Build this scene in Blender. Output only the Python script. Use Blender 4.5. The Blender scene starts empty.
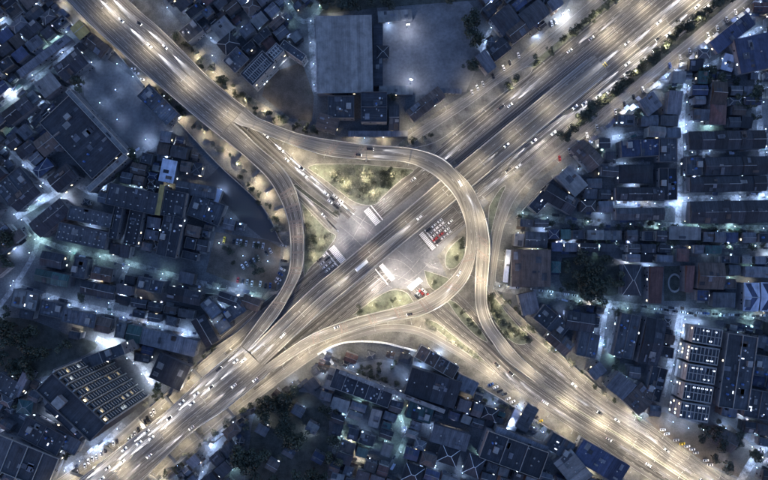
import bpy, math, random
from mathutils import Vector, Matrix, noise
random.seed(7)
R = math.radians
sc = bpy.context.scene
COL = sc.collection

# ------------------------------------------------------------------ camera, sky, exposure
S = 0.75            # metres per photo pixel on the ground
HC = 420.0          # drone altitude
def P(x, y, z=0.0):
    k = S * (HC - z) / HC
    return Vector(((x - 384) * k, (240 - y) * k, z))

cam = bpy.data.cameras.new('camera')
cam.angle = 2 * math.atan(384 * S / HC)
cam.clip_start = 1.0; cam.clip_end = 6000.0
camo = bpy.data.objects.new('camera', cam); COL.objects.link(camo)
camo.location = (0, 0, HC)
sc.camera = camo

w = bpy.data.worlds.new('World'); sc.world = w; w.use_nodes = True
nt = w.node_tree
bg = nt.nodes['Background']
sky = nt.nodes.new('ShaderNodeTexSky'); sky.sky_type = 'NISHITA'; sky.sun_disc = False
sky.sun_elevation = R(2.6); sky.sun_rotation = R(220); sky.air_density = 1.4; sky.dust_density = 0.6; sky.ozone_density = 3.0
wb = nt.nodes.new('ShaderNodeVectorMath'); wb.operation = 'MULTIPLY'; wb.inputs[1].default_value = (2.2, 2.08, 2.85)   # camera white balance
nt.links.new(sky.outputs[0], wb.inputs[0]); nt.links.new(wb.outputs[0], bg.inputs[0]); bg.inputs[1].default_value = 0.15
vs = sc.view_settings
vs.view_transform = 'Standard'; vs.look = 'None'; vs.gamma = 1.0; vs.use_curve_mapping = False
vs.exposure = 1.2
sc.cycles.use_denoising = True
sc.cycles.max_bounces = 4; sc.cycles.diffuse_bounces = 2; sc.cycles.glossy_bounces = 2
sc.cycles.sample_clamp_indirect = 4.0
WARM = (1.0, 0.85, 0.60); COOL = (0.43, 0.62, 1.0); TEAL = (0.50, 0.86, 0.90); WHITE = (0.66, 0.78, 1.0)
P_WARM = 4300.0; P_COOL = 1450.0

# ------------------------------------------------------------------ materials
MATS = {}
def N(nt, t, **kw):
    n = nt.nodes.new(t)
    for k, v in kw.items(): setattr(n, k, v)
    return n
def mathn(nt, op, a, b=None):
    n = N(nt, 'ShaderNodeMath', operation=op)
    for i, v in enumerate((a, b)):
        if v is None: continue
        if isinstance(v, (int, float)): n.inputs[i].default_value = v
        else: nt.links.new(v, n.inputs[i])
    return n.outputs[0]
def noise_n(nt, vec, scale, detail=3, rough=0.55):
    n = N(nt, 'ShaderNodeTexNoise'); n.inputs['Scale'].default_value = scale
    n.inputs['Detail'].default_value = detail; n.inputs['Roughness'].default_value = rough
    if vec is not None: nt.links.new(vec, n.inputs['Vector'])
    return n.outputs['Fac']
def remap(nt, v, a, b, c, d):
    n = N(nt, 'ShaderNodeMapRange'); nt.links.new(v, n.inputs[0])
    for i, x in enumerate((a, b, c, d)): n.inputs[i + 1].default_value = x
    return n.outputs[0]
def base_mat(name, rough=0.8):
    m = bpy.data.materials.new(name); m.use_nodes = True; nt = m.node_tree
    b = nt.nodes['Principled BSDF']; b.inputs['Roughness'].default_value = rough
    b.inputs['Specular IOR Level'].default_value = 0.3
    MATS[name] = m
    return m, nt, b
def tint(nt, b, colr, fac):
    """base colour = colr * fac"""
    mx = N(nt, 'ShaderNodeVectorMath', operation='SCALE'); mx.inputs[0].default_value = colr[:3]
    nt.links.new(fac, mx.inputs['Scale']); nt.links.new(mx.outputs[0], b.inputs['Base Color'])
    return mx.outputs[0]
def surf(name, colr, rough=0.85, scale=0.35, amp=0.5, rnd=0.0, fine=2.5, bump=0.0):
    m, nt, b = base_mat(name, rough)
    tc = N(nt, 'ShaderNodeTexCoord')
    f1 = remap(nt, noise_n(nt, tc.outputs['Object'], scale, 5, 0.6), 0.25, 0.75, 1 - amp, 1 + amp)
    f2 = remap(nt, noise_n(nt, tc.outputs['Object'], fine, 3, 0.6), 0.25, 0.75, 1 - amp * .5, 1 + amp * .5)
    f = mathn(nt, 'MULTIPLY', f1, f2)
    if rnd:
        oi = N(nt, 'ShaderNodeObjectInfo')
        f = mathn(nt, 'MULTIPLY', f, remap(nt, oi.outputs['Random'], 0, 1, 1 - rnd, 1 + rnd))
    tint(nt, b, colr, f)
    if bump:
        bp = N(nt, 'ShaderNodeBump'); bp.inputs['Strength'].default_value = bump; bp.inputs['Distance'].default_value = .2
        nt.links.new(f2, bp.inputs['Height']); nt.links.new(bp.outputs[0], b.inputs['Normal'])
    return m
def roof_mat(name, colr, rough=0.6, amp=0.4, rnd=0.35):
    """sheet roofing: run-down streaks across the sheet, sheet to sheet tone steps, stains"""
    m, nt, b = base_mat(name, rough)
    tc = N(nt, 'ShaderNodeTexCoord'); o = tc.outputs['Object']
    mp = N(nt, 'ShaderNodeMapping'); mp.inputs['Scale'].default_value = (1.1, 0.09, 0.09); nt.links.new(o, mp.inputs[0])
    st = remap(nt, noise_n(nt, mp.outputs[0], 1.0, 4, .65), .25, .75, 1 - amp, 1 + amp)
    stain = remap(nt, noise_n(nt, o, 0.16, 5, .65), .35, .7, 1.15, 0.6)
    f = mathn(nt, 'MULTIPLY', st, stain)
    sx = N(nt, 'ShaderNodeSeparateXYZ'); nt.links.new(o, sx.inputs[0])
    wn = N(nt, 'ShaderNodeTexWhiteNoise', noise_dimensions='1D')
    nt.links.new(mathn(nt, 'FLOOR', mathn(nt, 'MULTIPLY', sx.outputs[0], 0.42)), wn.inputs['W'])
    f = mathn(nt, 'MULTIPLY', f, remap(nt, wn.outputs['Value'], 0, 1, .85, 1.15))
    oi = N(nt, 'ShaderNodeObjectInfo')
    f = mathn(nt, 'MULTIPLY', f, remap(nt, oi.outputs['Random'], 0, 1, 1 - rnd, 1 + rnd))
    tint(nt, b, colr, f)
    wv = mathn(nt, 'SINE', mathn(nt, 'MULTIPLY', sx.outputs[0], 9.0))
    bp = N(nt, 'ShaderNodeBump'); bp.inputs['Strength'].default_value = .5; bp.inputs['Distance'].default_value = .06
    nt.links.new(wv, bp.inputs['Height']); nt.links.new(bp.outputs[0], b.inputs['Normal'])
    return m
def road_mat(name, colr, streak=0.45, lane=3.3):
    """worn carriageway with light trails painted in as pale streaks: UV x runs along the road in metres, UV y across it"""
    m, nt, b = base_mat(name, 0.62)
    uv = N(nt, 'ShaderNodeUVMap'); sx = N(nt, 'ShaderNodeSeparateXYZ'); nt.links.new(uv.outputs[0], sx.inputs[0])
    u, v = sx.outputs[0], sx.outputs[1]
    def vec(a, c, off=0.0):
        cb = N(nt, 'ShaderNodeCombineXYZ')
        nt.links.new(mathn(nt, 'MULTIPLY', u, a), cb.inputs[0]); nt.links.new(mathn(nt, 'ADD', mathn(nt, 'MULTIPLY', v, c), off), cb.inputs[1])
        return cb.outputs[0]
    s1 = remap(nt, noise_n(nt, vec(.010, 1.15), 1.0, 2, .5), .3, .72, 1 - streak, 1 + streak * 1.3)
    s2 = remap(nt, noise_n(nt, vec(.006, .28, 31.), 1.0, 3, .6), .3, .7, 1 - streak * .8, 1 + streak * .8)
    s3 = remap(nt, noise_n(nt, vec(.05, .12, 77.), 1.0, 4, .6), .3, .7, .8, 1.2)
    thin = remap(nt, noise_n(nt, vec(.0045, 1.9, 13.), 1.0, 1, .4), .56, .69, 0.0, min(.9, streak * 1.4))  # thin pale lines put the light trails of traffic into the colour
    wheel = remap(nt, mathn(nt, 'SINE', mathn(nt, 'MULTIPLY', v, 2 * math.pi / (lane / 2))), -1, 1, .9, 1.1)
    grain = remap(nt, noise_n(nt, vec(1.6, 1.6, 5.), 1.0, 2, .6), .2, .8, .85, 1.15)
    f = mathn(nt, 'MULTIPLY', mathn(nt, 'MULTIPLY', s1, s2), mathn(nt, 'MULTIPLY', s3, wheel))
    f = mathn(nt, 'MULTIPLY', f, grain)
    base = tint(nt, b, colr, f)
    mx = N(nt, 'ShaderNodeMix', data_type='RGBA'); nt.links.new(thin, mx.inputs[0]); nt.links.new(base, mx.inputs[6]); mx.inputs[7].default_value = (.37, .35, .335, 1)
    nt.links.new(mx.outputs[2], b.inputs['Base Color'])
    return m
def emit(name, colr, st):
    m, nt, b = base_mat(name, 0.4)
    b.inputs['Base Color'].default_value = (.6, .6, .6, 1)
    b.inputs['Emission Color'].default_value = (*colr, 1); b.inputs['Emission Strength'].default_value = st
    return m
def plain(name, colr, rough=0.5, metal=0.0, coat=0.0):
    m, nt, b = base_mat(name, rough); b.inputs['Base Color'].default_value = (*colr, 1)
    b.inputs['Metallic'].default_value = metal; b.inputs['Coat Weight'].default_value = coat
    return m
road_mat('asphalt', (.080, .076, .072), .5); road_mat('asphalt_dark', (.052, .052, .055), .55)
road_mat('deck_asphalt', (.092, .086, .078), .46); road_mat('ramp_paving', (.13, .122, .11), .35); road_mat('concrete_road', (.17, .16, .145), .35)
surf('city_ground', (.105, .108, .11), .9, .05, .5, fine=.8)
surf('verge', (.165, .157, .14), .95, .12, .6, fine=1.2, bump=.4)
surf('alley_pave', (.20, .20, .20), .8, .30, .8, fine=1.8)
surf('junction_pave', (.165, .163, .166), .7, .08, .4, fine=.7)
surf('yard_pave', (.145, .142, .142), .7, .06, .45, fine=.5)
surf('grass_pale', (.135, .145, .11), .95, .25, .55, fine=1.6, bump=.8)
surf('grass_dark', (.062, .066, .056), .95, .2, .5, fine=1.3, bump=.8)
surf('soil_brown', (.10, .085, .07), .95, .12, .5, fine=1.1, bump=.4)
surf('concrete', (.27, .26, .24), .8, .3, .35); surf('concrete_dark', (.12, .12, .12), .8, .3, .35)
surf('kerb', (.36, .35, .32), .8, .5, .25)
surf('wall_pale', (.36, .35, .33), .85, .3, .3, .25); surf('wall_grey', (.17, .17, .18), .85, .3, .3, .25)
surf('wall_dark', (.075, .075, .08), .85, .3, .3, .25)
surf('paint_white', (.72, .72, .70), .6, 1.2, .3); surf('paint_zebra', (.72, .71, .70), .7, .9, .25); surf('paint_worn', (.33, .325, .31), .7, 1.2, .5); surf('paint_yellow', (.62, .46, .10), .6, 1.2, .3)
surf('rumble', (.16, .132, .12), .7, 1.0, .3)
roof_mat('roof_black', (.032, .034, .040), rnd=.4); roof_mat('roof_dark', (.062, .064, .070), rnd=.4)
roof_mat('roof_grey', (.125, .128, .14)); roof_mat('roof_pale', (.20, .192, .178), amp=.2, rnd=.2)
roof_mat('roof_white', (.50, .53, .62), amp=.12, rnd=.1); roof_mat('roof_blue', (.046, .056, .095), amp=.3)
roof_mat('roof_red', (.105, .058, .052)); roof_mat('roof_brown', (.095, .072, .060)); roof_mat('roof_teal', (.045, .09, .085))
roof_mat('roof_yellow', (.42, .33, .12), amp=.2)
plain('metal', (.35, .36, .37), .45, .7); plain('metal_dark', (.08, .08, .085), .5, .4)
plain('glass_dark', (.015, .018, .022), .12); plain('tyre', (.02, .02, .02), .9); plain('tank_steel', (.55, .56, .58), .35, .8)
plain('tank_blue', (.05, .12, .30), .5); surf('trunk', (.07, .055, .04), .95, 2., .4)
emit('lamp_warm', WARM, 14); emit('lamp_cool', COOL, 9); emit('lamp_white', WHITE, 60)
plain('lens_off', (.5, .5, .5), .2); plain('lens_red', (.12, .01, .01), .2)
emit('head_light', (1, .97, .92), 10); emit('tail_light', (1, .10, .06), 1.2)
emit('window_warm', (1, .82, .5), 2.2); emit('window_cool', (.75, .88, 1), 2.2); emit('lit_panel', (.75, .83, 1.0), 1.1)
for nm, c in (('car_white', (.75, .75, .75)), ('car_silver', (.42, .43, .45)), ('car_black', (.025, .025, .03)), ('car_red', (.33, .03, .03)),
              ('car_blue', (.04, .09, .26)), ('car_yellow', (.62, .42, .03)), ('car_pink', (.65, .12, .30))):
    plain(nm, c, .35, .0, .6)
def leaf_mat(name, c):
    m, nt, b = base_mat(name, .75)
    oi = N(nt, 'ShaderNodeObjectInfo'); g = N(nt, 'ShaderNodeTexCoord')
    f = mathn(nt, 'MULTIPLY', remap(nt, oi.outputs['Random'], 0, 1, .65, 1.35), remap(nt, noise_n(nt, g.outputs['Object'], .9, 2), .3, .7, .6, 1.4))
    tint(nt, b, c, f)
leaf_mat('leaf_dark', (.052, .062, .042)); leaf_mat('leaf_mid', (.064, .072, .052)); leaf_mat('leaf_pale', (.185, .188, .148))
M = MATS

# ------------------------------------------------------------------ mesh helpers
class MB:
    def __init__(s): s.v = []; s.f = []; s.m = []; s.uv = None
    def add(s, vs, fs, mi=0):
        o = len(s.v); s.v += [tuple(v) for v in vs]; s.f += [tuple(i + o for i in f) for f in fs]; s.m += [mi] * len(fs)
    def box(s, x0, x1, y0, y1, z0, z1, mi=0, bottom=True, top=True):
        vs = [(x0, y0, z0), (x1, y0, z0), (x1, y1, z0), (x0, y1, z0), (x0, y0, z1), (x1, y0, z1), (x1, y1, z1), (x0, y1, z1)]
        fs = [(0, 1, 5, 4), (1, 2, 6, 5), (2, 3, 7, 6), (3, 0, 4, 7)]
        if top: fs.append((4, 5, 6, 7))
        if bottom: fs.append((3, 2, 1, 0))
        s.add(vs, fs, mi)
    def bar(s, a, b, r, mi=0, up=None):
        """square bar of half-width r from a to b"""
        a = Vector(a); b = Vector(b); d = (b - a).normalized()
        u = d.cross(Vector((0, 0, 1)));  u = u.normalized() if u.length > 1e-4 else Vector((1, 0, 0))
        w_ = d.cross(u)
        vs = [p + u * (i * r) + w_ * (j * r) for p in (a, b) for i, j in ((-1, -1), (1, -1), (1, 1), (-1, 1))]
        s.add(vs, [(0, 1, 5, 4), (1, 2, 6, 5), (2, 3, 7, 6), (3, 0, 4, 7), (4, 5, 6, 7), (3, 2, 1, 0)], mi)
    def cyl(s, c, r0, r1, z0, z1, n=8, mi=0):
        vs = []
        for z, r in ((z0, r0), (z1, r1)):
            vs += [(c[0] + r * math.cos(2 * math.pi * i / n), c[1] + r * math.sin(2 * math.pi * i / n), z) for i in range(n)]
        fs = [(i, (i + 1) % n, n + (i + 1) % n, n + i) for i in range(n)] + [tuple(range(n, 2 * n)), tuple(range(n - 1, -1, -1))]
        s.add(vs, fs, mi)
    def mesh(s, name, mats):
        me = bpy.data.meshes.new(name); me.from_pydata(s.v, [], s.f)
        for m in (mats if isinstance(mats, (list, tuple)) else [mats]): me.materials.append(M[m] if isinstance(m, str) else m)
        if len(me.materials) > 1: me.polygons.foreach_set('material_index', s.m)
        if s.uv:
            l = me.uv_layers.new(name='UVMap')
            for lp in me.loops: l.data[lp.index].uv = s.uv[lp.vertex_index]
        me.update(); return me
    def build(s, name, mats, parent=None):
        return link(name, s.mesh(name, mats), parent)
def link(name, data, parent=None, loc=None, rz=0, sc_=None):
    o = bpy.data.objects.new(name, data); COL.objects.link(o)
    if parent: o.parent = parent
    if loc is not None: o.location = loc
    if rz: o.rotation_euler = (0, 0, rz)
    if sc_: o.scale = sc_
    return o
CACHE = {}
def cached(key, fn):
    if key not in CACHE: CACHE[key] = fn()
    return CACHE[key]
REG = []
def reg(o, desc, cat, group=None, key=None, tail='from the west'):
    """remember a thing; its label is written at the end, where ordinals can be counted"""
    o['category'] = cat
    if group: o['group'] = group
    REG.append((o, desc, key, tail)); return o
def structure(o, kind='structure'): o['kind'] = kind; return o

LAND = []      # landmarks for the wording of labels: (phrase, x, y)
DIRS = ['east', 'southeast', 'south', 'southwest', 'west', 'northwest', 'north', 'northeast']
def near(x, y):
    nm, lx, ly = min(LAND, key=lambda l: (l[1] - x) ** 2 + (l[2] - y) ** 2)
    k = int(round(math.degrees(math.atan2(y - ly, x - lx)) / 45)) % 8
    return f'{DIRS[k]} of the {nm}'
def to_px(v): return (v[0] / S + 384, 240 - v[1] / S)

# occupancy raster over the photograph's ground plane
OX, OY, OW, OH = -60, -60, 888, 600
OCC = bytearray(OW * OH)
def pip(x, y, poly):
    c = False; j = len(poly) - 1
    for i in range(len(poly)):
        xi, yi = poly[i]; xj, yj = poly[j]
        if (yi > y) != (yj > y) and x < (xj - xi) * (y - yi) / (yj - yi) + xi: c = not c
        j = i
    return c
def mark(poly, val=1):
    xs = [p[0] for p in poly]; ys = [p[1] for p in poly]
    for y in range(max(OY, int(min(ys))), min(OY + OH - 1, int(max(ys)) + 1) + 1):
        cr = []; j = len(poly) - 1
        for i in range(len(poly)):
            (xi, yi), (xj, yj) = poly[i], poly[j]
            if (yi > y + .5) != (yj > y + .5): cr.append((xj - xi) * (y + .5 - yi) / (yj - yi) + xi)
            j = i
        cr.sort()
        for a, b in zip(cr[::2], cr[1::2]):
            for x in range(max(OX, int(a)), min(OX + OW - 1, int(b)) + 1): OCC[(y - OY) * OW + x - OX] = val
def occ(x, y):
    xi, yi = int(x) - OX, int(y) - OY
    if not (0 <= xi < OW and 0 <= yi < OH): return 1
    return OCC[yi * OW + xi]

# ------------------------------------------------------------------ splines and strips
def cr(pts, k=6):
    """Catmull-Rom through tuples of any length"""
    out = []
    n = len(pts)
    for i in range(n - 1):
        p0, p1, p2, p3 = pts[max(i - 1, 0)], pts[i], pts[i + 1], pts[min(i + 2, n - 1)]
        for j in range(k):
            t = j / k
            out.append(tuple(.5 * (2 * b + (c - a) * t + (2 * a - 5 * b + 4 * c - d) * t * t + (3 * b - a - 3 * c + d) * t ** 3) for a, b, c, d in zip(p0, p1, p2, p3)))
    out.append(tuple(pts[-1])); return out
AX, NX = (.772, -.636), (.636, .772)       # along the southwest-northeast road, and across it
def T(t, s): return (560 + AX[0] * s + NX[0] * t, 100 + AX[1] * s + NX[1] * t)
def pair_from_center(c, wd, k=6):
    """centre points (x,y) -> left/right px edge lists"""
    c = cr(c, k); L, Rr = [], []
    for i, p in enumerate(c):
        a, b = c[max(i - 1, 0)], c[min(i + 1, len(c) - 1)]
        dx, dy = b[0] - a[0], b[1] - a[1]; l = math.hypot(dx, dy) or 1
        nx, ny = dy / l, -dx / l
        h = wd / 2 if not callable(wd) else wd(i / (len(c) - 1)) / 2
        L.append((p[0] + nx * h, p[1] + ny * h)); Rr.append((p[0] - nx * h, p[1] - ny * h))
    return L, Rr
def lerp(a, b, t): return tuple(x + (y - x) * t for x, y in zip(a, b))
class Strip:
    """sampled road ribbon in world space"""
    def __init__(s, Lp, Rp, z):
        n = len(Lp); zz = z if isinstance(z, (list, tuple)) else [z] * n
        s.L = [P(a[0], a[1], h) for a, h in zip(Lp, zz)]; s.R = [P(a[0], a[1], h) for a, h in zip(Rp, zz)]
        s.Lp, s.Rp = Lp, Rp
        s.C = [(a + b) / 2 for a, b in zip(s.L, s.R)]
        s.u = [0.0]
        for a, b in zip(s.C, s.C[1:]): s.u.append(s.u[-1] + (b - a).length)
        s.len = s.u[-1]
    def at(s, d, f=.5, dz=0.0):
        """point d metres along, fraction f across (0 left, 1 right)"""
        d = min(max(d, 0), s.len - 1e-4); i = 0
        while i < len(s.u) - 2 and s.u[i + 1] < d: i += 1
        t = (d - s.u[i]) / max(s.u[i + 1] - s.u[i], 1e-6)
        l = s.L[i].lerp(s.L[i + 1], t); r = s.R[i].lerp(s.R[i + 1], t)
        p = l.lerp(r, f); p.z += dz
        return p
    def head(s, d, f=.5):
        a, b = s.at(d - 1, f), s.at(d + 1, f); return math.atan2(b.y - a.y, b.x - a.x)
    def width(s, d): return (s.at(d, 0) - s.at(d, 1)).length
    def top(s, mb, dz=0.0, f0=0., f1=1., d0=None, d1=None):
        o = len(mb.v); mb.uv = mb.uv if mb.uv is not None else []
        ds = s.u if d0 is None else [d0 + (d1 - d0) * i / max(1, int((d1 - d0) / 4) + 1) for i in range(max(1, int((d1 - d0) / 4) + 1) + 1)]
        for d in ds:
            for f in (f0, f1):
                p = s.at(d, f, dz); mb.v.append(tuple(p)); mb.uv.append((d, (f - .5) * s.width(d)))
        for i in range(len(ds) - 1):
            a = o + 2 * i; mb.f.append((a, a + 1, a + 3, a + 2)); mb.m.append(0)
    def occupy(s, extra=0):
        for i in range(len(s.Lp) - 1):
            q = [s.Lp[i], s.Lp[i + 1], s.Rp[i + 1], s.Rp[i]]
            if extra:
                cx = sum(p[0] for p in q) / 4; cy = sum(p[1] for p in q) / 4; l = math.hypot(q[0][0] - q[3][0], q[0][1] - q[3][1]) or 1
                k = 1 + 2 * extra / l; q = [(cx + (p[0] - cx) * k, cy + (p[1] - cy) * k) for p in q]
            mark(q)
Z = [0.0]
def nz():
    Z[0] += .006; return round(Z[0], 4)
def ground_strip(name, Lp, Rp, mat, lines=0, z=None, edge=True, mark_occ=0):
    st = Strip(Lp, Rp, nz() if z is None else z)
    mb = MB(); st.top(mb); o = structure(mb.build(name, mat))
    st.occupy(mark_occ)
    if lines or edge: markings(st, lines, edge)
    return st
LINES = []
def markings(st, lanes, edge=True, parent=None, d0=3, d1=None):
    """dashed lane lines and solid edge lines; one joined sheet per road"""
    mb = MB(); mb.uv = []
    d1 = (st.len - 3) if d1 is None else d1
    for k in range(1, lanes):
        f = .06 + .88 * k / lanes; d = d0
        while d < d1 - 3:
            wd = .11 / max(st.width(d), 1); st.top(mb, .003, f - wd, f + wd, d, d + 2.6); d += 8
    if edge:
        for f in (.045, .955):
            wd = .10 / max(st.width(st.len / 2), 1); st.top(mb, .003, f - wd, f + wd, d0, d1)
    if mb.f: structure(mb.build('lane_marking', 'paint_worn', parent), 'stuff' if parent else 'structure')

# ------------------------------------------------------------------ ground
g = MB(); g.box(-1700, 1700, -1700, 1700, -1.0, 0.0); structure(g.build('ground', 'city_ground'))
def sheet(name, pts, mat, z=None, occupy=True, smooth=0):
    if smooth: pts = cr(list(pts) + [pts[0]], smooth)[:-1]
    z = nz() if z is None else z
    mb = MB(); mb.add([P(x, y, 0) + Vector((0, 0, z)) for x, y in pts], [tuple(range(len(pts) - 1, -1, -1))])
    if occupy: mark(pts)
    return structure(mb.build(name, mat))
def island(name, pts, mat, h=.19):
    """kerbed island: kerb ring with a planted or paved top"""
    pts = cr(list(pts) + [pts[0]], 4)[:-1]
    if sum((b[0] - a[0]) * (b[1] + a[1]) for a, b in zip(pts, pts[1:] + pts[:1])) < 0: pts = pts[::-1]
    n = len(pts); W = [P(x, y) for x, y in pts]
    inn = []
    for i in range(n):
        d = (W[(i + 1) % n] - W[i - 1]); d = Vector((-d.y, d.x, 0)).normalized(); inn.append(W[i] + d * .35)
    mb = MB()
    mb.add([v + Vector((0, 0, 0)) for v in W] + [v + Vector((0, 0, h)) for v in W] + [v + Vector((0, 0, h)) for v in inn],
           [(i, (i + 1) % n, n + (i + 1) % n, n + i) for i in range(n)] + [(n + i, n + (i + 1) % n, 2 * n + (i + 1) % n, 2 * n + i) for i in range(n)])
    k = structure(mb.build('kerb', 'kerb'))
    mb = MB(); mb.add([v + Vector((0, 0, h - .03)) for v in inn], [tuple(range(n))])
    t = structure(mb.build(name, mat)); mark(pts)
    return t

corridor = [(35, -40), (60, 2), (100, 36), (152, 92), (215, 161), (262, 206), (280, 238), (284, 246), (282, 275), (262, 298), (262, 312), (240, 330), (205, 355),
            (170, 385), (150, 410), (120, 440), (80, 470), (45, 505), (130, 505), (165, 474), (205, 443), (250, 404), (300, 368), (318, 352), (345, 343), (385, 341), (412, 348),
            (440, 368), (480, 390), (520, 412), (580, 450), (650, 495), (770, 505), (738, 480), (704, 464), (655, 428), (600, 388), (560, 352), (520, 315), (498, 292), (494, 270),
            (498, 240), (506, 223), (534, 184), (560, 162), T(46, 10), T(46, 80), T(46, 180), T(46, 330), (590, -40), (562, 16), (520, 55), (480, 85), (440, 110), (405, 132),
            (390, 138), (345, 137), (300, 127), (250, 96), (215, 63), (178, 20), (130, -40)]
sheet('verge_ground', corridor, 'verge')
ROADS = {}
def tl(t0, t1, s0, s1, n=14):
    ss = [s0 + (s1 - s0) * i / n for i in range(n + 1)]
    return [T(t0, s) for s in ss], [T(t1, s) for s in ss]
# southwest-northeast ground carriageways; d runs northeast
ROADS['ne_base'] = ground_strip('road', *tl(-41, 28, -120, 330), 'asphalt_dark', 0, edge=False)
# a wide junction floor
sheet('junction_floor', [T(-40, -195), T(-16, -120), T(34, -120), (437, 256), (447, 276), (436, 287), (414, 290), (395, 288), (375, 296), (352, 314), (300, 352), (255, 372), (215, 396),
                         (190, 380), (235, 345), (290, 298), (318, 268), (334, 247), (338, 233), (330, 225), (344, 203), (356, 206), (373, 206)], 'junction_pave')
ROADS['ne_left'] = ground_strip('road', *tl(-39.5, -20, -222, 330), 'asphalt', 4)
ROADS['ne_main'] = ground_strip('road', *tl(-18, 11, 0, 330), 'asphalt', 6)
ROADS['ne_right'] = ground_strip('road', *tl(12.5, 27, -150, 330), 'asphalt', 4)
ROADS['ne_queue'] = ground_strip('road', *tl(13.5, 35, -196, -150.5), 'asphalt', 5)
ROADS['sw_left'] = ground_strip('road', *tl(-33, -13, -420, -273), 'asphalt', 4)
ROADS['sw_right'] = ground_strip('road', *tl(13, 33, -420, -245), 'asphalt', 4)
fr, fl = pair_from_center([T(38, 330), T(38, 150), T(38.5, 60), T(39.5, 0), (548, 160), (528, 177), (511, 198), (501, 222), (495, 250), (491, 285), (497, 298)], 8.5, 5)
ROADS['ne_frontage'] = ground_strip('frontage_road', fr, fl, 'concrete_road', 2)
fr, fl = pair_from_center([T(-52, 330), T(-52, 100), T(-52, 0), (500, 79), (470, 101), (440, 121), (412, 139), (392, 156)], 10, 5)
ROADS['n_frontage'] = ground_strip('frontage_road', fr, fl, 'concrete_road', 2)
# cross road, northwest arm
a, b = pair_from_center([(170, 52), (215, 95), (250, 126), (285, 158), (310, 180), (352, 215)], 12.5)
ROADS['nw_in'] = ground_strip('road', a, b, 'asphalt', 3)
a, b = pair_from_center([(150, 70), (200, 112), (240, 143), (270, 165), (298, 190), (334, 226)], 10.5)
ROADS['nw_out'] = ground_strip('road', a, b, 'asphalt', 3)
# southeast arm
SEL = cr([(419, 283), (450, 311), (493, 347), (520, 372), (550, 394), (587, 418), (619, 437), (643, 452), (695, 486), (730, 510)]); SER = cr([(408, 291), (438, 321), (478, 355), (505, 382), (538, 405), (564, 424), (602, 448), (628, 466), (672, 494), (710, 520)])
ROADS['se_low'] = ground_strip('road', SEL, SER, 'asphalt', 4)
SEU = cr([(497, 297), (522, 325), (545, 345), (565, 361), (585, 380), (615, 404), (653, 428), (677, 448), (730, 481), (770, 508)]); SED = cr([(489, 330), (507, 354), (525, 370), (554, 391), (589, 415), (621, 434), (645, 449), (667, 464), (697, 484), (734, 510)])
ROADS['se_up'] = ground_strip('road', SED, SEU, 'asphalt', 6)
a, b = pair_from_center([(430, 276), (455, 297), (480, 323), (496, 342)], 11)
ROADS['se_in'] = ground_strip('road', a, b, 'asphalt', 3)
a, b = pair_from_center([(255, 395), (290, 370), (320, 350), (352, 336), (386, 328), (418, 331), (448, 346), (478, 365), (512, 390)], 8)
ROADS['s_slip'] = ground_strip('slip_road', a, b, 'concrete_road', 2)
# ground road beside / under the southwest viaduct
a, b = pair_from_center([(40, 496), (84, 466), (122, 436), (154, 408), (190, 374), (228, 344), (262, 312)], 9)
ROADS['sw_frontage'] = ground_strip('frontage_road', a, b, 'concrete_road', 2)
a, b = pair_from_center([(135, 502), (170, 466), (205, 437), (240, 408), (275, 382)], 7)
ROADS['sw_service'] = ground_strip('service_road', a, b, 'concrete_road', 2)
# ---- junction paint: zebras, stop lines, turning guides, painted-in light trails
zb = MB()
def quad(mb, a, b, wd, z):
    a = P(*a); b = P(*b); d = (b - a).normalized(); n_ = Vector((-d.y, d.x, 0)) * wd / 2
    mb.add([p + Vector((0, 0, z)) for p in (a - n_, b - n_, b + n_, a + n_)], [(0, 1, 2, 3)])
def zebra(a, b, dirv, length, n):
    l = math.hypot(*dirv); dx, dy = dirv[0] / l * length / 2, dirv[1] / l * length / 2
    for i in range(n):
        p = lerp(a, b, (i + .5) / n); quad(zb, (p[0] - dx, p[1] - dy), (p[0] + dx, p[1] + dy), .85, .128)
zebra((342, 204), (352, 213), (.8, .62), 7, 8); zebra((326, 219), (337, 230), (.7, .7), 6, 8)
zebra(T(-39, -219), T(-20, -219), AX, 6.5, 12); zebra(T(-32, -270), T(-13, -270), AX, 7, 12)
zebra(T(14, -192), T(35, -192), AX, 5, 13); zebra(T(13, -243), T(33, -243), AX, 5, 13)
zebra((409, 289), (421, 279), (.75, .66), 6, 10)
for a, b in ((T(-39, -213), T(-20, -213)), (T(14, -187), T(35, -187)), (T(13, -250), T(33, -250)), (T(-32, -277), T(-13, -277)), ((338, 200), (347, 209))):
    quad(zb, a, b, .8, .132)
structure(zb.build('road_marking', 'paint_zebra')); zb = MB()
def guide_or_trail(pts, wd=.25):  # turning guides, plus extra curves painted in for light trails of cars
    c = cr(pts, 5)
    for a, b in zip(c, c[1:]): quad(zb, a, b, wd, .124)
guide_or_trail([T(-20, -215), (374, 226), (366, 240), (374, 240)], .3); guide_or_trail([(372, 208), (362, 222), (352, 240)], .25)
guide_or_trail([(346, 212), (362, 226), (376, 238)], .25); guide_or_trail([(340, 226), (352, 236), (362, 246)], .25); guide_or_trail([(398, 280), (410, 270), (420, 258)], .25); guide_or_trail([(404, 284), (418, 274), (430, 262)], .25); guide_or_trail([(380, 272), (398, 276), (412, 282)], .25)
guide_or_trail([(388, 258), (402, 262), (414, 272)], .25); guide_or_trail([(356, 216), (372, 226)], .3); guide_or_trail([(392, 246), (412, 262)], .25); guide_or_trail([(374, 276), (392, 288)], .25)
for k in range(6): quad(zb, T(-33 + 3 * k, -262), T(-33 + 3 * k, -250), .18, .12); quad(zb, T(15 + 3.4 * k, -206), T(15 + 3.4 * k, -196), .2, .12)
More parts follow.
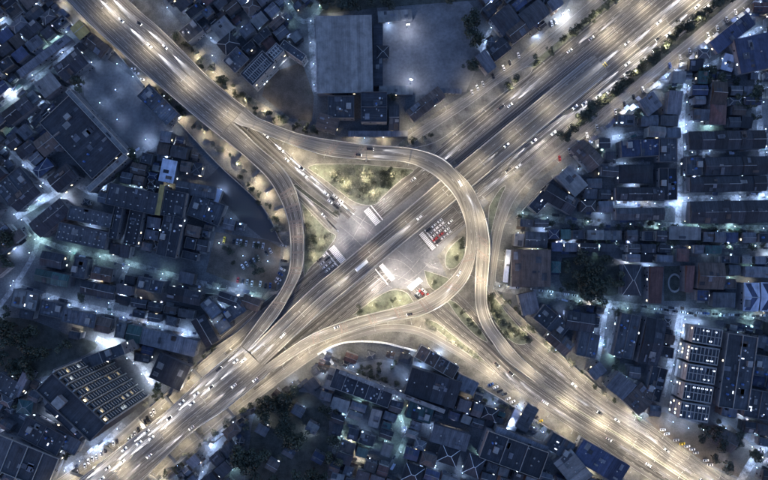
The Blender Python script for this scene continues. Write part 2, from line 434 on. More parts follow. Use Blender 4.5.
for k in range(5): quad(zb, T(-36 + 3.8 * k, -212), T(-36 + 3.8 * k, -198), .25, .12); quad(zb, T(16 + 3.6 * k, -252), T(16 + 3.6 * k, -266), .25, .12); quad(zb, T(-31 + 3.6 * k, -279), T(-31 + 3.6 * k, -292), .25, .12); quad(zb, T(16 + 3.9 * k, -185), T(16 + 3.9 * k, -172), .25, .12)
for k in range(9): quad(zb, (424 + k * 1.6, 262 + k * .7), (429 + k * 1.3, 268 + k * .2), .3, .12)
structure(zb.build('road_marking', 'paint_worn'))  # turning guides together with curves painted in for light trails
# yellow and white transverse bars on the highway approach
rb = MB()
for k in range(12):
    s = 92 - 60 * 0 + k * 2.4 - 60; quad(rb, T(-1, s), T(3.6, s), .7, .13)
structure(rb.build('road_marking', 'paint_yellow'))

# ------------------------------------------------------------------ islands, verges, yards
island('grass_island', [(316, 164), (358, 164), (392, 167), (414, 170), (400, 181), (384, 196), (374, 205), (356, 203), (340, 192), (322, 178), (308, 168)], 'grass_pale')
island('grass_island', [(300, 201), (314, 216), (328, 230), (336, 236), (330, 246), (322, 256), (310, 268), (304, 276), (304, 250), (305, 225)], 'grass_pale')
island('grass_island', [(463, 236), (465, 254), (455, 268), (446, 267), (446, 254), (454, 243)], 'grass_pale')
island('grass_island', [(424, 270), (440, 275), (449, 280), (437, 291), (428, 284)], 'grass_pale', .185)
island('grass_island', [(352, 315), (374, 299), (391, 290), (406, 292), (414, 302), (424, 312), (400, 316), (372, 318)], 'grass_pale')
island('grass_island', [(424, 320), (436, 322), (462, 342), (484, 360), (474, 358), (452, 342)], 'grass_pale')
island('grass_island', [(446, 299), (458, 304), (478, 326), (488, 342), (476, 336), (460, 320)], 'grass_pale')
island('grass_island', [(489, 293), (497, 300), (507, 313), (522, 330), (530, 340), (522, 345), (511, 341), (500, 329), (491, 314)], 'grass_pale', .2)
island('grass_island', [(489, 206), (499, 190), (506, 186), (500, 200), (493, 225), (489, 246), (488, 225)], 'grass_pale')
island('paved_island', [(402, 150), (440, 124), (470, 104), (500, 82), (528, 66), (530, 74), (505, 92), (470, 118), (436, 142)], 'verge', .185)
L_, R_ = tl(28.4, 33.2, -25, 330); sheet('verge_strip', L_ + R_[::-1], 'grass_dark', .15)
L_, R_ = tl(-46.2, -40.8, 0, 330); sheet('verge_strip', L_ + R_[::-1], 'grass_pale', .15)
island('median_strip', [(296, 183.5), (312, 196), (326, 206.5), (338, 216), (337, 218), (324, 209.5), (309, 199), (294, 186.5)], 'grass_dark', .2)
def median(pts, wd, mat='grass_pale', h=.2):
    a, b = pair_from_center(pts, wd, 3); return island('median_strip', a + b[::-1], mat, h)
median([(556, 396.5), (588, 416.8), (620, 436), (642, 450.4), (694, 485)], 2.3)
Z[0] = .002
sheet('yard', [(84, 72), (104, 57), (133, 77), (148, 96), (162, 118), (165, 140), (150, 150), (128, 150), (96, 112), (84, 96)], 'yard_pave')
sheet('yard', [(377, 3), (462, -6), (476, 10), (480, 60), (466, 92), (450, 94), (378, 96)], 'yard_pave')
sheet('yard', [(345, 372), (356, 363), (378, 359), (398, 362), (409, 370), (403, 398), (372, 390)], 'yard_pave')
sheet('empty_lot', [(220, 166), (236, 178), (262, 207), (277, 234), (281, 243), (262, 238), (240, 220), (222, 200), (204, 182)], 'asphalt_dark')
sheet('empty_lot', [(268, 74), (302, 62), (314, 96), (312, 122), (290, 118), (262, 96)], 'soil_brown')
sheet('parking_lot', [(216, 232), (268, 240), (281, 248), (276, 290), (232, 282), (206, 272)], 'soil_brown')
sheet('yard', [(645, 418), (664, 412), (700, 425), (730, 425), (758, 450), (740, 478), (704, 462), (660, 432)], 'soil_brown')
sheet('yard', [(684, 318), (724, 322), (708, 424), (668, 412)], 'yard_pave')
sheet('lawn', [(664, 266), (686, 266), (686, 301), (664, 301)], 'grass_dark')
sheet('plaza', [(200, 400), (236, 432), (225, 480), (180, 490), (205, 450)], 'yard_pave', occupy=False)
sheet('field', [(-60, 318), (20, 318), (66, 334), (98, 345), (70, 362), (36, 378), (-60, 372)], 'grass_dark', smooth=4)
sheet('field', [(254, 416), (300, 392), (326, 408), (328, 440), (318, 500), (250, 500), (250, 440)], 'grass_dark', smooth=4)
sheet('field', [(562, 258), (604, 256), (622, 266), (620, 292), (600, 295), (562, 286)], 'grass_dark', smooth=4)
sheet('field', [(318, -50), (480, -50), (478, 0), (376, 8), (320, 14)], 'grass_dark')

# ------------------------------------------------------------------ alleys
ALLEYS = [  # name, width, points, lamp spacing px, power, colour
    ('school lane', 6, [(-20, 118), (10, 98), (40, 76), (78, 46)], 20, 1.5, COOL),
    ('courtyard lane', 5, [(8, 146), (30, 168), (56, 191)], 20, 1.1, COOL),
    ('long diagonal lane', 6, [(16, 217), (45, 200), (72, 184), (94, 192), (112, 174), (146, 148)], 22, 1.1, COOL),
    ('far west lane', 5, [(24, 217), (38, 240), (22, 275), (-10, 318)], 26, .7, COOL),
    ('green-lit lane', 6, [(36, 238), (62, 248), (110, 258), (160, 272), (216, 287), (262, 296)], 20, .7, TEAL),
    ('bright market lane', 6, [(12, 284), (36, 292), (60, 300), (110, 312), (160, 324), (198, 337)], 13, .85, COOL),
    ('short cross lane', 5, [(128, 264), (119, 285), (110, 308)], 14, .8, COOL),
    ('tower approach', 6, [(96, 338), (132, 357), (154, 384)], 8, 2.2, WHITE),
    ('corner lane', 6, [(-20, 424), (25, 443), (62, 464)], 16, 1.3, COOL),
    ('viaduct lane', 6, [(66, 470), (100, 446), (124, 424)], 12, 1.2, COOL),
    ('canal walk', 5, [(274, -24), (296, 16), (312, 18), (340, -16)], 24, .5, TEAL),
    ('warehouse lane', 7, [(311, 20), (313, 55), (316, 92)], 16, .55, COOL),
    ('narrow north lane', 3, [(186, 12), (222, 46), (252, 20)], 26, .7, COOL),
    ('corner shop lane', 4, [(484, 60), (487, 36), (506, 6)], 22, .9, COOL),
    ('main east alley', 6, [(684, 84), (681, 140), (678, 224)], 17, 1.15, COOL),
    ('far east alley', 6, [(757, 66), (760, 130), (766, 204)], 20, .95, COOL),
    ('crossing alley', 5, [(612, 138), (650, 132), (690, 133)], 18, .8, COOL),
    ('upper row alley', 5, [(684, 154), (720, 151), (770, 147)], 18, .7, COOL),
    ('lower row alley', 6, [(680, 199), (768, 197)], 18, .9, COOL),
    ('awning alley', 5, [(612, 203), (680, 205)], 13, .8, COOL),
    ('green-lit canal lane', 6, [(517, 213), (556, 219), (600, 223), (790, 229)], 24, .38, TEAL),
    ('house lane', 4, [(592, 246), (690, 247), (780, 245)], 26, .4, TEAL),
    ('east cross street', 8, [(494, 285), (512, 290), (560, 296), (640, 308), (800, 319)], 19, .55, TEAL),
    ('slot alley', 5, [(606, 308), (601, 340), (597, 364)], 13, .95, COOL),
    ('wide lit alley', 7, [(681, 314), (672, 356), (662, 396)], 11, 1.3, COOL),
    ('corner approach', 8, [(738, 486), (752, 462), (776, 436)], 15, 1.3, COOL),
    ('blue roof lane', 5, [(700, 70), (722, 58), (744, 38), (764, 26)], 13, 1.1, COOL),
    ('north edge lane', 5, [(552, 178), (592, 166), (650, 164)], 17, .9, COOL),
    ('garden lane', 4, [(344, 430), (334, 452), (352, 458), (388, 470)], 22, .6, TEAL),
    ('white wall lane', 5, [(496, 442), (504, 430), (512, 414)], 10, 1.2, WHITE),
    ('southwest plaza lane', 6, [(228, 428), (214, 444), (200, 484)], 14, 1.1, COOL),
    ('hip roof lane', 4, [(400, 415), (404, 440), (388, 470)], 24, .6, TEAL),
]
for nm, wd, pts, sp, pw, c in ALLEYS:
    a, b = pair_from_center(pts, wd, 4)
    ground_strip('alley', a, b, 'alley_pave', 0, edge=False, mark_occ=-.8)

# ------------------------------------------------------------------ elevated decks
DECKS = {}
def deck(name, desc, cat, L, Rr, lanes, mat='deck_asphalt', k=6, barL=(0, 1), barR=(0, 1), piers=(), cap=(0, 0), joints=(), th=1.3, dash=(0, 1), group=None):
    """L, Rr: control points (x, y, z). cap: metres the pier cap runs out past each edge"""
    Ls, Rs = cr(L, k), cr(Rr, k)
    st = Strip([(p[0], p[1]) for p in Ls], [(p[0], p[1]) for p in Rs], [p[2] for p in Ls])
    st.R = [P(p[0], p[1], p[2]) for p in Rs]; st.C = [(a + b) / 2 for a, b in zip(st.L, st.R)]
    st.u = [0.0]
    for a, b in zip(st.C, st.C[1:]): st.u.append(st.u[-1] + (b - a).length)
    st.len = st.u[-1]
    base = st.C[0].copy(); base.z = 0
    root = link(name, None); root.location = (0, 0, 0)
    reg(root, desc, cat, group); DECKS[name] = st
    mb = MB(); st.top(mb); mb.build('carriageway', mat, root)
    mb = MB(); n = len(st.L); dz = Vector((0, 0, th)); e = Vector((0, 0, .02))
    vs = []
    for l, r in zip(st.L, st.R):
        inn = (r - l).normalized() * min(1.8, (r - l).length * .25); inn.z = 0
        lo = Vector((0, 0, min(th, max(l.z - .15, .02))))
        vs += [l - e, r - e, r - lo * .45, r - inn - lo, l + inn - lo, l - lo * .45]
    fs = []
    for i in range(n - 1):
        for j in range(6): fs.append((6 * i + j, 6 * i + (j + 1) % 6, 6 * i + 6 + (j + 1) % 6, 6 * i + 6 + j))
    fs += [tuple(range(6)), tuple(range(6 * n - 1, 6 * n - 7, -1))]
    mb.add(vs, fs); mb.build('girder', 'concrete', root)
    for side, rng in ((0, barL), (1, barR)):
        for rg in ([] if not rng else rng if isinstance(rng[0], tuple) else [rng]):
          mb = MB(); ds = [d for d in st.u if rg[0] * st.len - .1 <= d <= rg[1] * st.len + .1]
          vs = []
          for d in ds:
              w_ = max(st.width(d), 1); fa, fb, fc = .01 / w_, .34 / w_, .62 / w_
              for f, h in ((fa, -.5), (fa, .95), (fb, .95), (fc, .0)): vs.append(st.at(d, f if side == 0 else 1 - f, h))
          fs = [(4 * i + j, 4 * i + j + 1, 4 * i + 5 + j, 4 * i + 4 + j) for i in range(len(ds) - 1) for j in range(3)]
          if fs: mb.add(vs, fs); mb.build('barrier', 'kerb', root)
    markings(st, lanes, True, root, 2 + dash[0] * st.len, dash[1] * st.len - 2)
    for d in joints:
        d *= st.len
        for o in (0, 3.2, 4.6):
            mb = MB(); mb.uv = []
            st.top(mb, .012, .10, .90, d + o, d + o + (.7 if o else 1.7))
            mb.build('rumble_bar', 'rumble', root)
    for d in piers:
        d *= st.len
        c = st.at(d, .5); a = st.at(d, 0); b = st.at(d, 1); t = (b - a).normalized(); t.z = 0
        h = c.z - th - .02
        if h < 1.5: continue
        mb = MB(); fwd = Vector((-t.y, t.x, 0)) * .9
        for q in ([c] if not any(cap) else [a - t * (cap[0] - 1.2) if cap[0] else a + t * 5, b + t * (cap[1] - 1.2) if cap[1] else b - t * 5]):
            vs = [Vector((q.x, q.y, 0)) + t * (i * 1.0) + fwd * j + Vector((0, 0, zz)) for zz in (0, h - 1.2) for i, j in ((-1, -1), (1, -1), (1, 1), (-1, 1))]
            mb.add(vs, [(0, 1, 5, 4), (1, 2, 6, 5), (2, 3, 7, 6), (3, 0, 4, 7), (4, 5, 6, 7)])
        pr = mb.build('pier', 'concrete_dark', root)
        mb = MB(); half = (b - a).length / 2
        x0, x1 = (-half - cap[0], half + cap[1]) if any(cap) else (-half * .72, half * .72)
        cc = Vector((c.x, c.y, 0))
        vs = [cc + t * i + fwd * 1.15 * j + Vector((0, 0, zz)) for zz in (h - 1.2, h - .01) for i, j in ((x0, -1), (x1, -1), (x1, 1), (x0, 1))]
        mb.add(vs, [(0, 1, 5, 4), (1, 2, 6, 5), (2, 3, 7, 6), (3, 0, 4, 7), (4, 5, 6, 7), (3, 2, 1, 0)])
        mb.build('pier_cap', 'concrete_dark', pr)
    return st
def zl(pts, zs): return [(x, y, z) for (x, y), z in zip(pts, zs)]
fr10 = [i / 10 for i in range(1, 10)]
# northwest viaduct: runs from beyond the top edge down to where it forks
NWL = [(20, -45, 8), (62, -4, 8), (88, 23, 8), (116, 48, 8), (144, 73, 8), (178, 102, 8), (204, 124, 8), (219, 136, 8)]
NWR = [(85, -45, 8), (118, -10, 8), (141, 12, 8), (162, 30, 8), (186, 54, 8), (211, 79, 8), (235, 99, 8), (246, 107, 8)]
STN = deck('viaduct', 'broad elevated viaduct entering from the upper left corner to the fork', 'viaduct', NWL, NWR, 8, piers=(.25, .4, .55, .7, .85), barR=(0, 1))
MIDN = (233, 121.5)
# west ramp
deck('curved_ramp', 'elevated ramp sweeping down the west side past the dark empty lot', 'ramp',
     [(219, 136, 8), (234, 148, 8), (248, 159.5, 8), (267, 178, 8), (279, 197, 8), (287, 217, 8), (290, 236, 8), (290.5, 255, 8), (288.5, 272, 8), (280, 291, 8), (262, 315, 8), (240, 345, 8)],
     [(233, 121.5, 8), (246, 134, 8), (258, 146, 8), (282, 167, 8), (295, 188, 8), (302, 214, 8), (304, 236, 8), (304, 255, 8), (301.5, 272, 8), (292.5, 291, 8), (276, 319, 8), (248.2, 350.2, 8)], 2,
     piers=(.1, .2, .29, .38, .5, .62, .74), cap=(7.5, 0), joints=(.33, .39, .45, .51, .57, .63, .70, .78), barR=(.04, .97))
# main flyover straight across, coming down to the ground northeast of the loop
FL, FR_ = [], []
for s, t0, t1, z in ((-352, -10.5, 12.2, 8), (-320, -12, 11.6, 8), (-280, -12.6, 11.3, 8), (-230, -13, 11, 8), (-180, -13.5, 11, 8), (-130, -14.5, 11, 8), (-95, -14.5, 10.8, 8), (-60, -14.5, 10.8, 6.8), (-20, -14.5, 10.6, 4.4), (20, -14.5, 10.6, 2.0), (55, -14.5, 10.6, .35)):
    a, b = T(t0, s), T(t1, s)
    FL.append((*a, z)); FR_.append((*b, z))
FL[0] = (248.4, 350.4, 8); FR_[0] = (263, 366.5, 8)
deck('main_flyover', 'straight main flyover crossing the junction from lower left to upper right', 'flyover', FL, FR_, 4, piers=(.12, .24, .36, .46, .56, .66, .76), barL=(.02, .99), barR=(.04, .99))
# median barrier of the main flyover
st = DECKS['main_flyover']; mb = MB(); vs = []
for d in st.u[3:-3]:
    for f, h in ((-.25, 0), (-.1, .85), (.1, .85), (.25, 0)): vs.append(st.at(d, .5 + f / st.width(d), h + .004))
n = len(st.u) - 6
mb.add(vs, [(4 * i + j, 4 * i + j + 1, 4 * i + 5 + j, 4 * i + 4 + j) for i in range(n - 1) for j in range(3)])
mb.build('median_barrier', 'kerb', next(o for o in COL.objects if o.name == 'main_flyover'))
# loop ramp, with the branch that leaves it on the east side
deck('loop_ramp', 'pale elevated loop ramp curling right over the junction and back', 'ramp',
     [(246, 107, 8), (256, 116, 8.6), (267, 121.5, 9.2), (291, 131, 10.4), (312, 136.6, 11.5), (340, 141, 12.6), (372, 145, 13.6), (410, 148, 14.4), (438, 156, 14.6), (455, 169, 14.6), (464, 182, 14.6), (470.5, 198, 14.6), (474, 214, 14.6), (476, 232, 14.6), (476.5, 248, 14.4), (474, 263, 14), (467, 281, 13.4), (455, 295, 12.8), (440, 307, 12.2), (418, 316.5, 11.5), (386, 322, 10.6), (353, 331, 9.6), (310, 347, 8.6), (270.2, 373, 8)][::-1],
     [(233, 121.5, 8), (240, 125.5, 8.6), (248, 127.5, 9.2), (272.5, 137.5, 10.4), (297, 147, 11.5), (327, 156, 12.6), (362, 159.5, 13.6), (405, 162.2, 14.4), (429, 172, 14.6), (444, 184, 14.6), (455, 197, 14.6), (461.5, 211, 14.6), (465.5, 224, 14.6), (466.5, 238, 14.6), (465, 252, 14.4), (459.5, 266, 14), (451, 277.5, 13.4), (439, 288, 12.8), (427, 295.5, 12.2), (411, 303, 11.5), (381, 311, 10.6), (350, 319, 9.6), (308, 336, 8.6), (263.2, 366.7, 8)][::-1], 2,
     piers=(.07, .14, .21, .28, .35, .42, .49, .64, .70, .77, .84, .91), mat='ramp_paving', joints=(.10, .155, .21, .26, .31, .37, .43, .76, .81, .87), barL=((.01, .42), (.60, .97)), barR=(.03, .96), k=5)
deck('exit_ramp', 'narrow ramp leaving the loop southward and curving down to the lower right road', 'ramp',
     [(455.1, 168.8, 14.6), (471, 186, 14.6), (481, 206, 14.6), (486.5, 222, 14.6), (489.5, 240, 14.4), (489.5, 258, 13.8), (487.5, 284, 12), (487, 303, 10), (493.5, 323, 7.6), (508, 342.5, 5), (522, 358, 3), (546, 379, .6)],
     [(455, 169.1, 14.6), (464.1, 181.9, 14.6), (470.6, 197.9, 14.6), (474.1, 214, 14.6), (476.1, 232, 14.6), (476.6, 248, 14.2), (475, 280, 12), (475.5, 305, 10), (481, 325, 7.6), (492.5, 342.5, 5), (505, 359, 3), (540, 386, .6)], 2,
     piers=(.16, .28, .4, .52, .64, .74), mat='ramp_paving', joints=(.3, .36, .46), barL=(.0, .99), barR=(.38, .99), k=5)
# southwest viaduct
SWL = [(240, 345, 8), (225, 358, 8), (199, 380, 8), (172, 406, 8), (146, 427, 8), (107, 457, 8), (80, 478, 8), (40, 509, 8)]
SWR = [(270.3, 373, 8), (255, 386, 8), (225, 410, 8), (193, 431.5, 8), (169, 454, 8), (144, 479, 8), (125, 496, 8), (90, 528, 8)]
STS = deck('viaduct', 'broad elevated viaduct running to the lower left corner past the tower', 'viaduct', SWR[::-1], SWL[::-1], 8, piers=(.2, .34, .48, .62, .78), cap=(8, 9))
# ------------------------------------------------------------------ street lamps (each with its own light)
def lamp_meshes(kind):
    p, h = MB(), MB()
    if kind == 'road':
        p.cyl((0, 0), .13, .08, 0, 9, 6); p.bar((0, 0, 8.9), (2.2, 0, 9.4), .05); p.box(1.85, 2.95, -.2, .2, 9.42, 9.56); h.box(1.95, 2.85, -.15, .15, 9.34, 9.42)
    elif kind == 'low':
        p.cyl((0, 0), .11, .07, 0, 5.2, 6); p.bar((0, 0, 5.1), (1.2, 0, 5.4), .05); p.box(.85, 1.75, -.2, .2, 5.44, 5.56); h.box(.9, 1.7, -.15, .15, 5.36, 5.44)
    elif kind == 'twin':
        p.cyl((0, 0), .14, .08, 0, 9, 6)
        for s in (1, -1): p.bar((0, 0, 8.9), (2.2 * s, 0, 9.4), .05); p.box(min(1.85 * s, 2.95 * s), max(1.85 * s, 2.95 * s), -.2, .2, 9.42, 9.56); h.box(min(1.95 * s, 2.85 * s), max(1.95 * s, 2.85 * s), -.15, .15, 9.34, 9.42)
    elif kind == 'flood':
        p.cyl((0, 0), .16, .1, 0, 9.6, 6); p.box(-.9, .9, -.12, .12, 9.4, 9.6)
        for i in (-1, 0, 1): h.box(i * .7 - .28, i * .7 + .28, .13, .6, 9.5, 10.0)
    else:
        p.cyl((0, 0), .09, .06, 0, 6, 5); p.bar((0, 0, 5.9), (.8, 0, 6.2), .04); h.cyl((.95, 0), .26, .16, 6.02, 6.3, 8)
    mat = {'alley': 'lamp_cool', 'flood': 'lamp_white'}.get(kind, 'lamp_warm')
    return p.mesh('street_lamp', 'metal'), h.mesh('lamp_head', mat)
def under_deck(x, y):
    for st in DECKS.values():
        pts = [(v.x, v.y) for v in st.L] + [(v.x, v.y) for v in st.R[::-1]]
        if pip(x, y, pts): return True
    return any(pip(x, y, [(v.x, v.y) for v in st.L] + [(v.x, v.y) for v in st.R[::-1]]) for st in (STN, STS))
def lamp(kind, pos, rz, power, colr, desc, key, tail, group):
    if kind in ('road', 'twin') and pos[2] < 1:
        r_ = 3.2
        if any(under_deck(pos[0] + r_ * math.cos(a), pos[1] + r_ * math.sin(a)) for a in (0, 1.57, 3.14, 4.71)) or under_deck(pos[0], pos[1]): return None
    pm, hm = cached('lamp_' + kind, lambda: lamp_meshes(kind))
    o = link({'flood': 'floodlight', 'alley': 'alley_lamp', 'low': 'verge_lamp'}.get(kind, 'street_lamp' if pos[2] < 1 else 'deck_lamp'), pm, None, pos, rz); link('lamp_head', hm, o)
    reg(o, desc, 'street lamp' if kind != 'flood' else 'floodlight', group, key, tail)
    for sx in ((1, -1) if kind == 'twin' else (1,)):
        ld = bpy.data.lights.new('lamp_light', 'SPOT'); ld.energy = power; ld.color = colr
        ld.spot_size = R(165); ld.spot_blend = .55; ld.shadow_soft_size = .22
        l = bpy.data.objects.new('lamp_light', ld); COL.objects.link(l); l.parent = o
        l.location = {'road': (2.4 * sx, 0, 9.26), 'low': (1.3, 0, 5.3), 'twin': (2.4 * sx, 0, 9.26), 'flood': (0, .9, 9.3), 'alley': (.95, 0, 5.95)}[kind]
        if kind == 'flood': l.rotation_euler = (R(12), 0, 0)
    return o
rl = random.Random(11)
def lamps_along(st, f, sp, side, desc, group, power=1., d0=8, d1=None, tail='from its start', kind='road', off=0.0, ground=0.0, jit=.18):
    d = d0; d1 = st.len - 4 if d1 is None else d1; i = 0
    while d < d1:
        p = st.at(d, f); rz = st.head(d, f) + (math.pi / 2 if side > 0 else -math.pi / 2)
        if off: p += Vector((-math.cos(rz), -math.sin(rz), 0)) * off
        lamp(kind, (p.x, p.y, p.z + ground), rz, P_WARM * power * rl.uniform(1 - jit, 1 + jit), WARM, desc, d, tail, group); d += sp * rl.uniform(.92, 1.08); i += 1
# ground roads. side: +1 arm points to the strip's left
lamps_along(ROADS['ne_left'], 0.0, 27, -1, 'street lamp on the tree strip along the upper right highway', 'lamps on the upper highway strip', .8, 34, None, 'from the junction', off=1.2)
lamps_along(ROADS['ne_main'], 1.0, 29, 1, 'double-armed lamp between the carriageways of the upper right highway', 'double-armed highway lamps', 1.0, 6, None, 'from the loop ramp', 'twin', off=-.55)
lamps_along(ROADS['ne_main'], 0.0, 31, -1, 'double-armed lamp on the upper median of the wide highway', 'double-armed highway lamps', .8, 60, None, 'from the loop ramp', 'twin', off=.4)
lamps_along(ROADS['ne_right'], 1.0, 30, 1, 'street lamp on the lower verge of the upper right highway', 'lamps on the lower highway verge', .9, 20, None, 'from the junction', off=1.0)
lamps_along(ROADS['ne_frontage'], .0, 30, 1, 'street lamp beside the lower frontage road', 'frontage road lamps', .55, 12, None, 'from the upper right corner', off=.4)
lamps_along(ROADS['n_frontage'], 1.0, 28, -1, 'street lamp beside the upper frontage road', 'frontage road lamps', .7, 120, None, 'from the upper right corner', off=.4)
lamps_along(ROADS['se_up'], 1.0, 22, -1, 'street lamp on the outer edge of the lower right road', 'lamps on the lower right road', 1.2, 4, None, 'from the junction', off=.6)
lamps_along(ROADS['se_up'], 0.0, 24, 1, 'double-armed lamp on the median of the lower right road', 'lamps on the lower right road', 1.25, 34, None, 'from the junction', 'twin', off=.7)
lamps_along(ROADS['se_low'], 1.0, 24, -1, 'street lamp on the lower edge of the lower right road', 'lamps on the lower right road', 1.0, 12, None, 'from the junction', off=.5)
lamps_along(ROADS['s_slip'], 0.0, 22, 1, 'street lamp beside the curving south slip road', 'slip road lamps', .85, 45, None, 'from the west', off=.4)
lamps_along(ROADS['nw_in'], 0.0, 24, 1, 'street lamp beside the cross road, shrub island side', 'cross road lamps', 1.0, 74, None, 'from the viaduct fork', off=.5)
lamps_along(ROADS['nw_out'], 1.0, 24, -1, 'street lamp beside the cross road on the west island side', 'cross road lamps', .9, 92, None, 'from the viaduct fork', off=.5)
lamps_along(ROADS['sw_frontage'], 1.0, 22, -1, 'street lamp on the strip west of the lower viaduct', 'lamps under the viaduct', 1.0, 6, None, 'from the lower left corner', off=1.0)
lamps_along(ROADS['sw_service'], 0.0, 26, 1, 'street lamp on the service road below the viaduct', 'lamps under the viaduct', .7, 6, None, 'from the lower left corner', off=.6)
D = DECKS
def decks_lamps():
    a = dict(group='deck lamps')
    lamps_along(D['curved_ramp'], 1.0, 26, 0 - 1, 'deck lamp on the inner parapet of the western curved ramp', power=.6, d0=20, tail='from the fork', off=-.12, ground=.9, **a)
    lamps_along(D['loop_ramp'], 0.0, 25, -1, 'deck lamp on the outer parapet of the loop ramp', power=1.75, d0=14, d1=170, tail='from its lower end', off=-.12, ground=.9, **a)
    lamps_along(D['loop_ramp'], 1.0, 27, 1, 'deck lamp on the inner parapet of the loop ramp', power=1.45, d0=22, d1=400, tail='from its lower end', off=-.12, ground=.9, **a)
    lamps_along(D['exit_ramp'], 0.0, 27, -1, 'deck lamp on the outer parapet of the exit ramp', power=1.5, d0=10, tail='from the loop', off=-.12, ground=.9, **a)
    lamps_along(D['main_flyover'], 0.5, 34, -1, 'double-armed deck lamp on the median of the main flyover', power=.5, d0=14, d1=300, tail='from its lower end', kind='twin', ground=.8, **a)
    for st_, nm, pm, pu, pl in ((STN, 'upper left', .62, .55, 0), (STS, 'lower left', .75, .9, .8)):
        lamps_along(st_, .55, 40, -1, f'double-armed deck lamp along the middle of the {nm} viaduct', power=pm, d0=16, tail='from its upper end', kind='twin', jit=.5, **a)
        lamps_along(st_, 1.0, 40, 1 , f'deck lamp on the upper parapet of the {nm} viaduct', power=pu, d0=20, tail='from its upper end', off=-.12, ground=.9, jit=.45, **a)
        if pl: lamps_along(st_, 0.0, 44, -1, f'deck lamp on the lower parapet of the {nm} viaduct', power=pl, d0=26, tail='from its upper end', off=-.12, ground=.9, jit=.45, **a)
decks_lamps()
def verge_lamp(x, y, pw, desc):
    lamp('low', P(x, y), rl.uniform(0, 6.28), P_WARM * pw * .38, WARM, desc, x, 'from the west', 'verge lamps')
for x, y, pw in ((184, 38, 1.2), (199, 60, 1.4), (217, 74, 1.7), (233, 92, 1.4), (248, 103, 1.2), (268, 112, 1.6), (281, 120, 1.8), (304, 130, 1.6), (328, 135, 1.3), (356, 137, 1.3), (385, 138, 1.2)):
    verge_lamp(x, y, pw, 'lamp on the lit verge north of the loop ramp')
for x, y, pw in ((66, 4, 1.2), (84, 17, 1.1), (103, 33, 1.1), (120, 48, .8), (150, 84, 1.3), (163, 97, 1.1), (182, 118, 1.3), (205, 134, 1.4), (229, 152, 1.9), (240, 166, 2.2), (256, 182, 2.2), (268, 196, 2.0), (276, 214, 1.6), (282, 232, 1.0), (284, 258, .9)):
    verge_lamp(x, y, pw, 'lamp on the dusty verge west of the viaduct and curved ramp')
for x, y, pw in ((345, 184, 2.4), (366, 176, 2.2), (392, 176, 1.6), (372, 194, 1.8), (330, 172, 1.2), (318, 170, .8), (320, 238, .9), (314, 258, .9), (458, 254, 1.0), (450, 246, .8), (398, 300, 1.5), (372, 306, 1.3), (432, 281, 1.2), (414, 306, 1.2), (452, 340, 1.2), (470, 318, 1.1), (500, 318, .9), (512, 331, 1.0)):
    verge_lamp(x, y, pw, 'lamp standing on a grass island inside the interchange')
# junction mast lights
for x, y, pw in ((357, 209, 1.15), (336, 238, 1.2), (383, 203, 1.6), (409, 289, 1.7), (372, 290, 1.5), (431, 264, .8), (398, 268, 1.2), (364, 228, 1.3), (398, 250, 1.0), (386, 280, .9), (442, 250, .5), (329, 226, 1.0), (446, 266, .4)):
    lamp('road', P(x, y), rl.uniform(0, 6.28), P_WARM * pw * .72, (1, .91, .80), 'tall white lamp at the signal junction', x, 'from the west', 'junction lamps')
# alleys
for nm, wd, pts, sp, pw, c in ALLEYS:
    c1 = cr(pts, 4); a, b = pair_from_center(pts, wd * .55, 4); stt = Strip(a, b, 0.02); d = 3; k = 0
    while d < stt.len - 1:
        sd = k % 2; p = stt.at(d, sd); rz = stt.head(d) + (-math.pi / 2 if sd == 0 else math.pi / 2)
        lamp('alley', (p.x, p.y, 0), rz, P_COOL * pw * rl.choice((.25, .5, .9, 1.2, 1.6, 3.0)), c, f'alley lamp along the {nm}', d, 'along it', 'alley lamps'); d += sp * S * rl.uniform(.9, 1.9); k += 1
for x, y, rz, pw in ((408, 24, 185, 2.0), (411, 80, -15, 2.0)):
    lamp('flood', Vector((P(x, y, 9.6).x, P(x, y, 9.6).y, 0)), R(rz), P_COOL * pw, (.72, .78, 1), 'floodlight mast on the edge of the paved yard', y, 'from the north', 'floodlights')
for x, y, pw, ds in ((560, 19, 2.0, 'glaring white lamp on the upper frontage road by the corner houses'), (638, 416, 3.0, 'glaring white lamp at the foot of the striped brown roof'), (508.5, 419.5, 2.6, 'glaring white lamp beside the bright white wall'), (62, 53, 3.0, 'glaring lamp beside the row of white canopies'), (14, 95, 3.0, 'glaring lamp at the left end of the school lane'), (67, 198, 2.2, 'bright lamp on the corner of the diagonal lane'),
                     (650, 285, 2.4, 'bright lamp beside the reddish striped roof'), (150, 352, 2.0, 'bright lamp near the tower foot'), (722, 66, 3.0, 'bright lamp in the gap beside the blue roof'), (112, 342, 2.5, 'bright lamp at the upper corner of the tower'), (566, 12, 1.5, 'small bright lamp by the parked cars at the top'), (656, 372, 2., 'bright lamp between the louvred apartment rows'), (756, 455, 2.4, 'bright lamp on the lower right corner approach')):
    lamp('alley', P(x, y), -R(25) if x == 508.5 else rl.uniform(0, 6), P_COOL * pw * 1.6, WHITE, ds, x, '', 'bright single lamps')

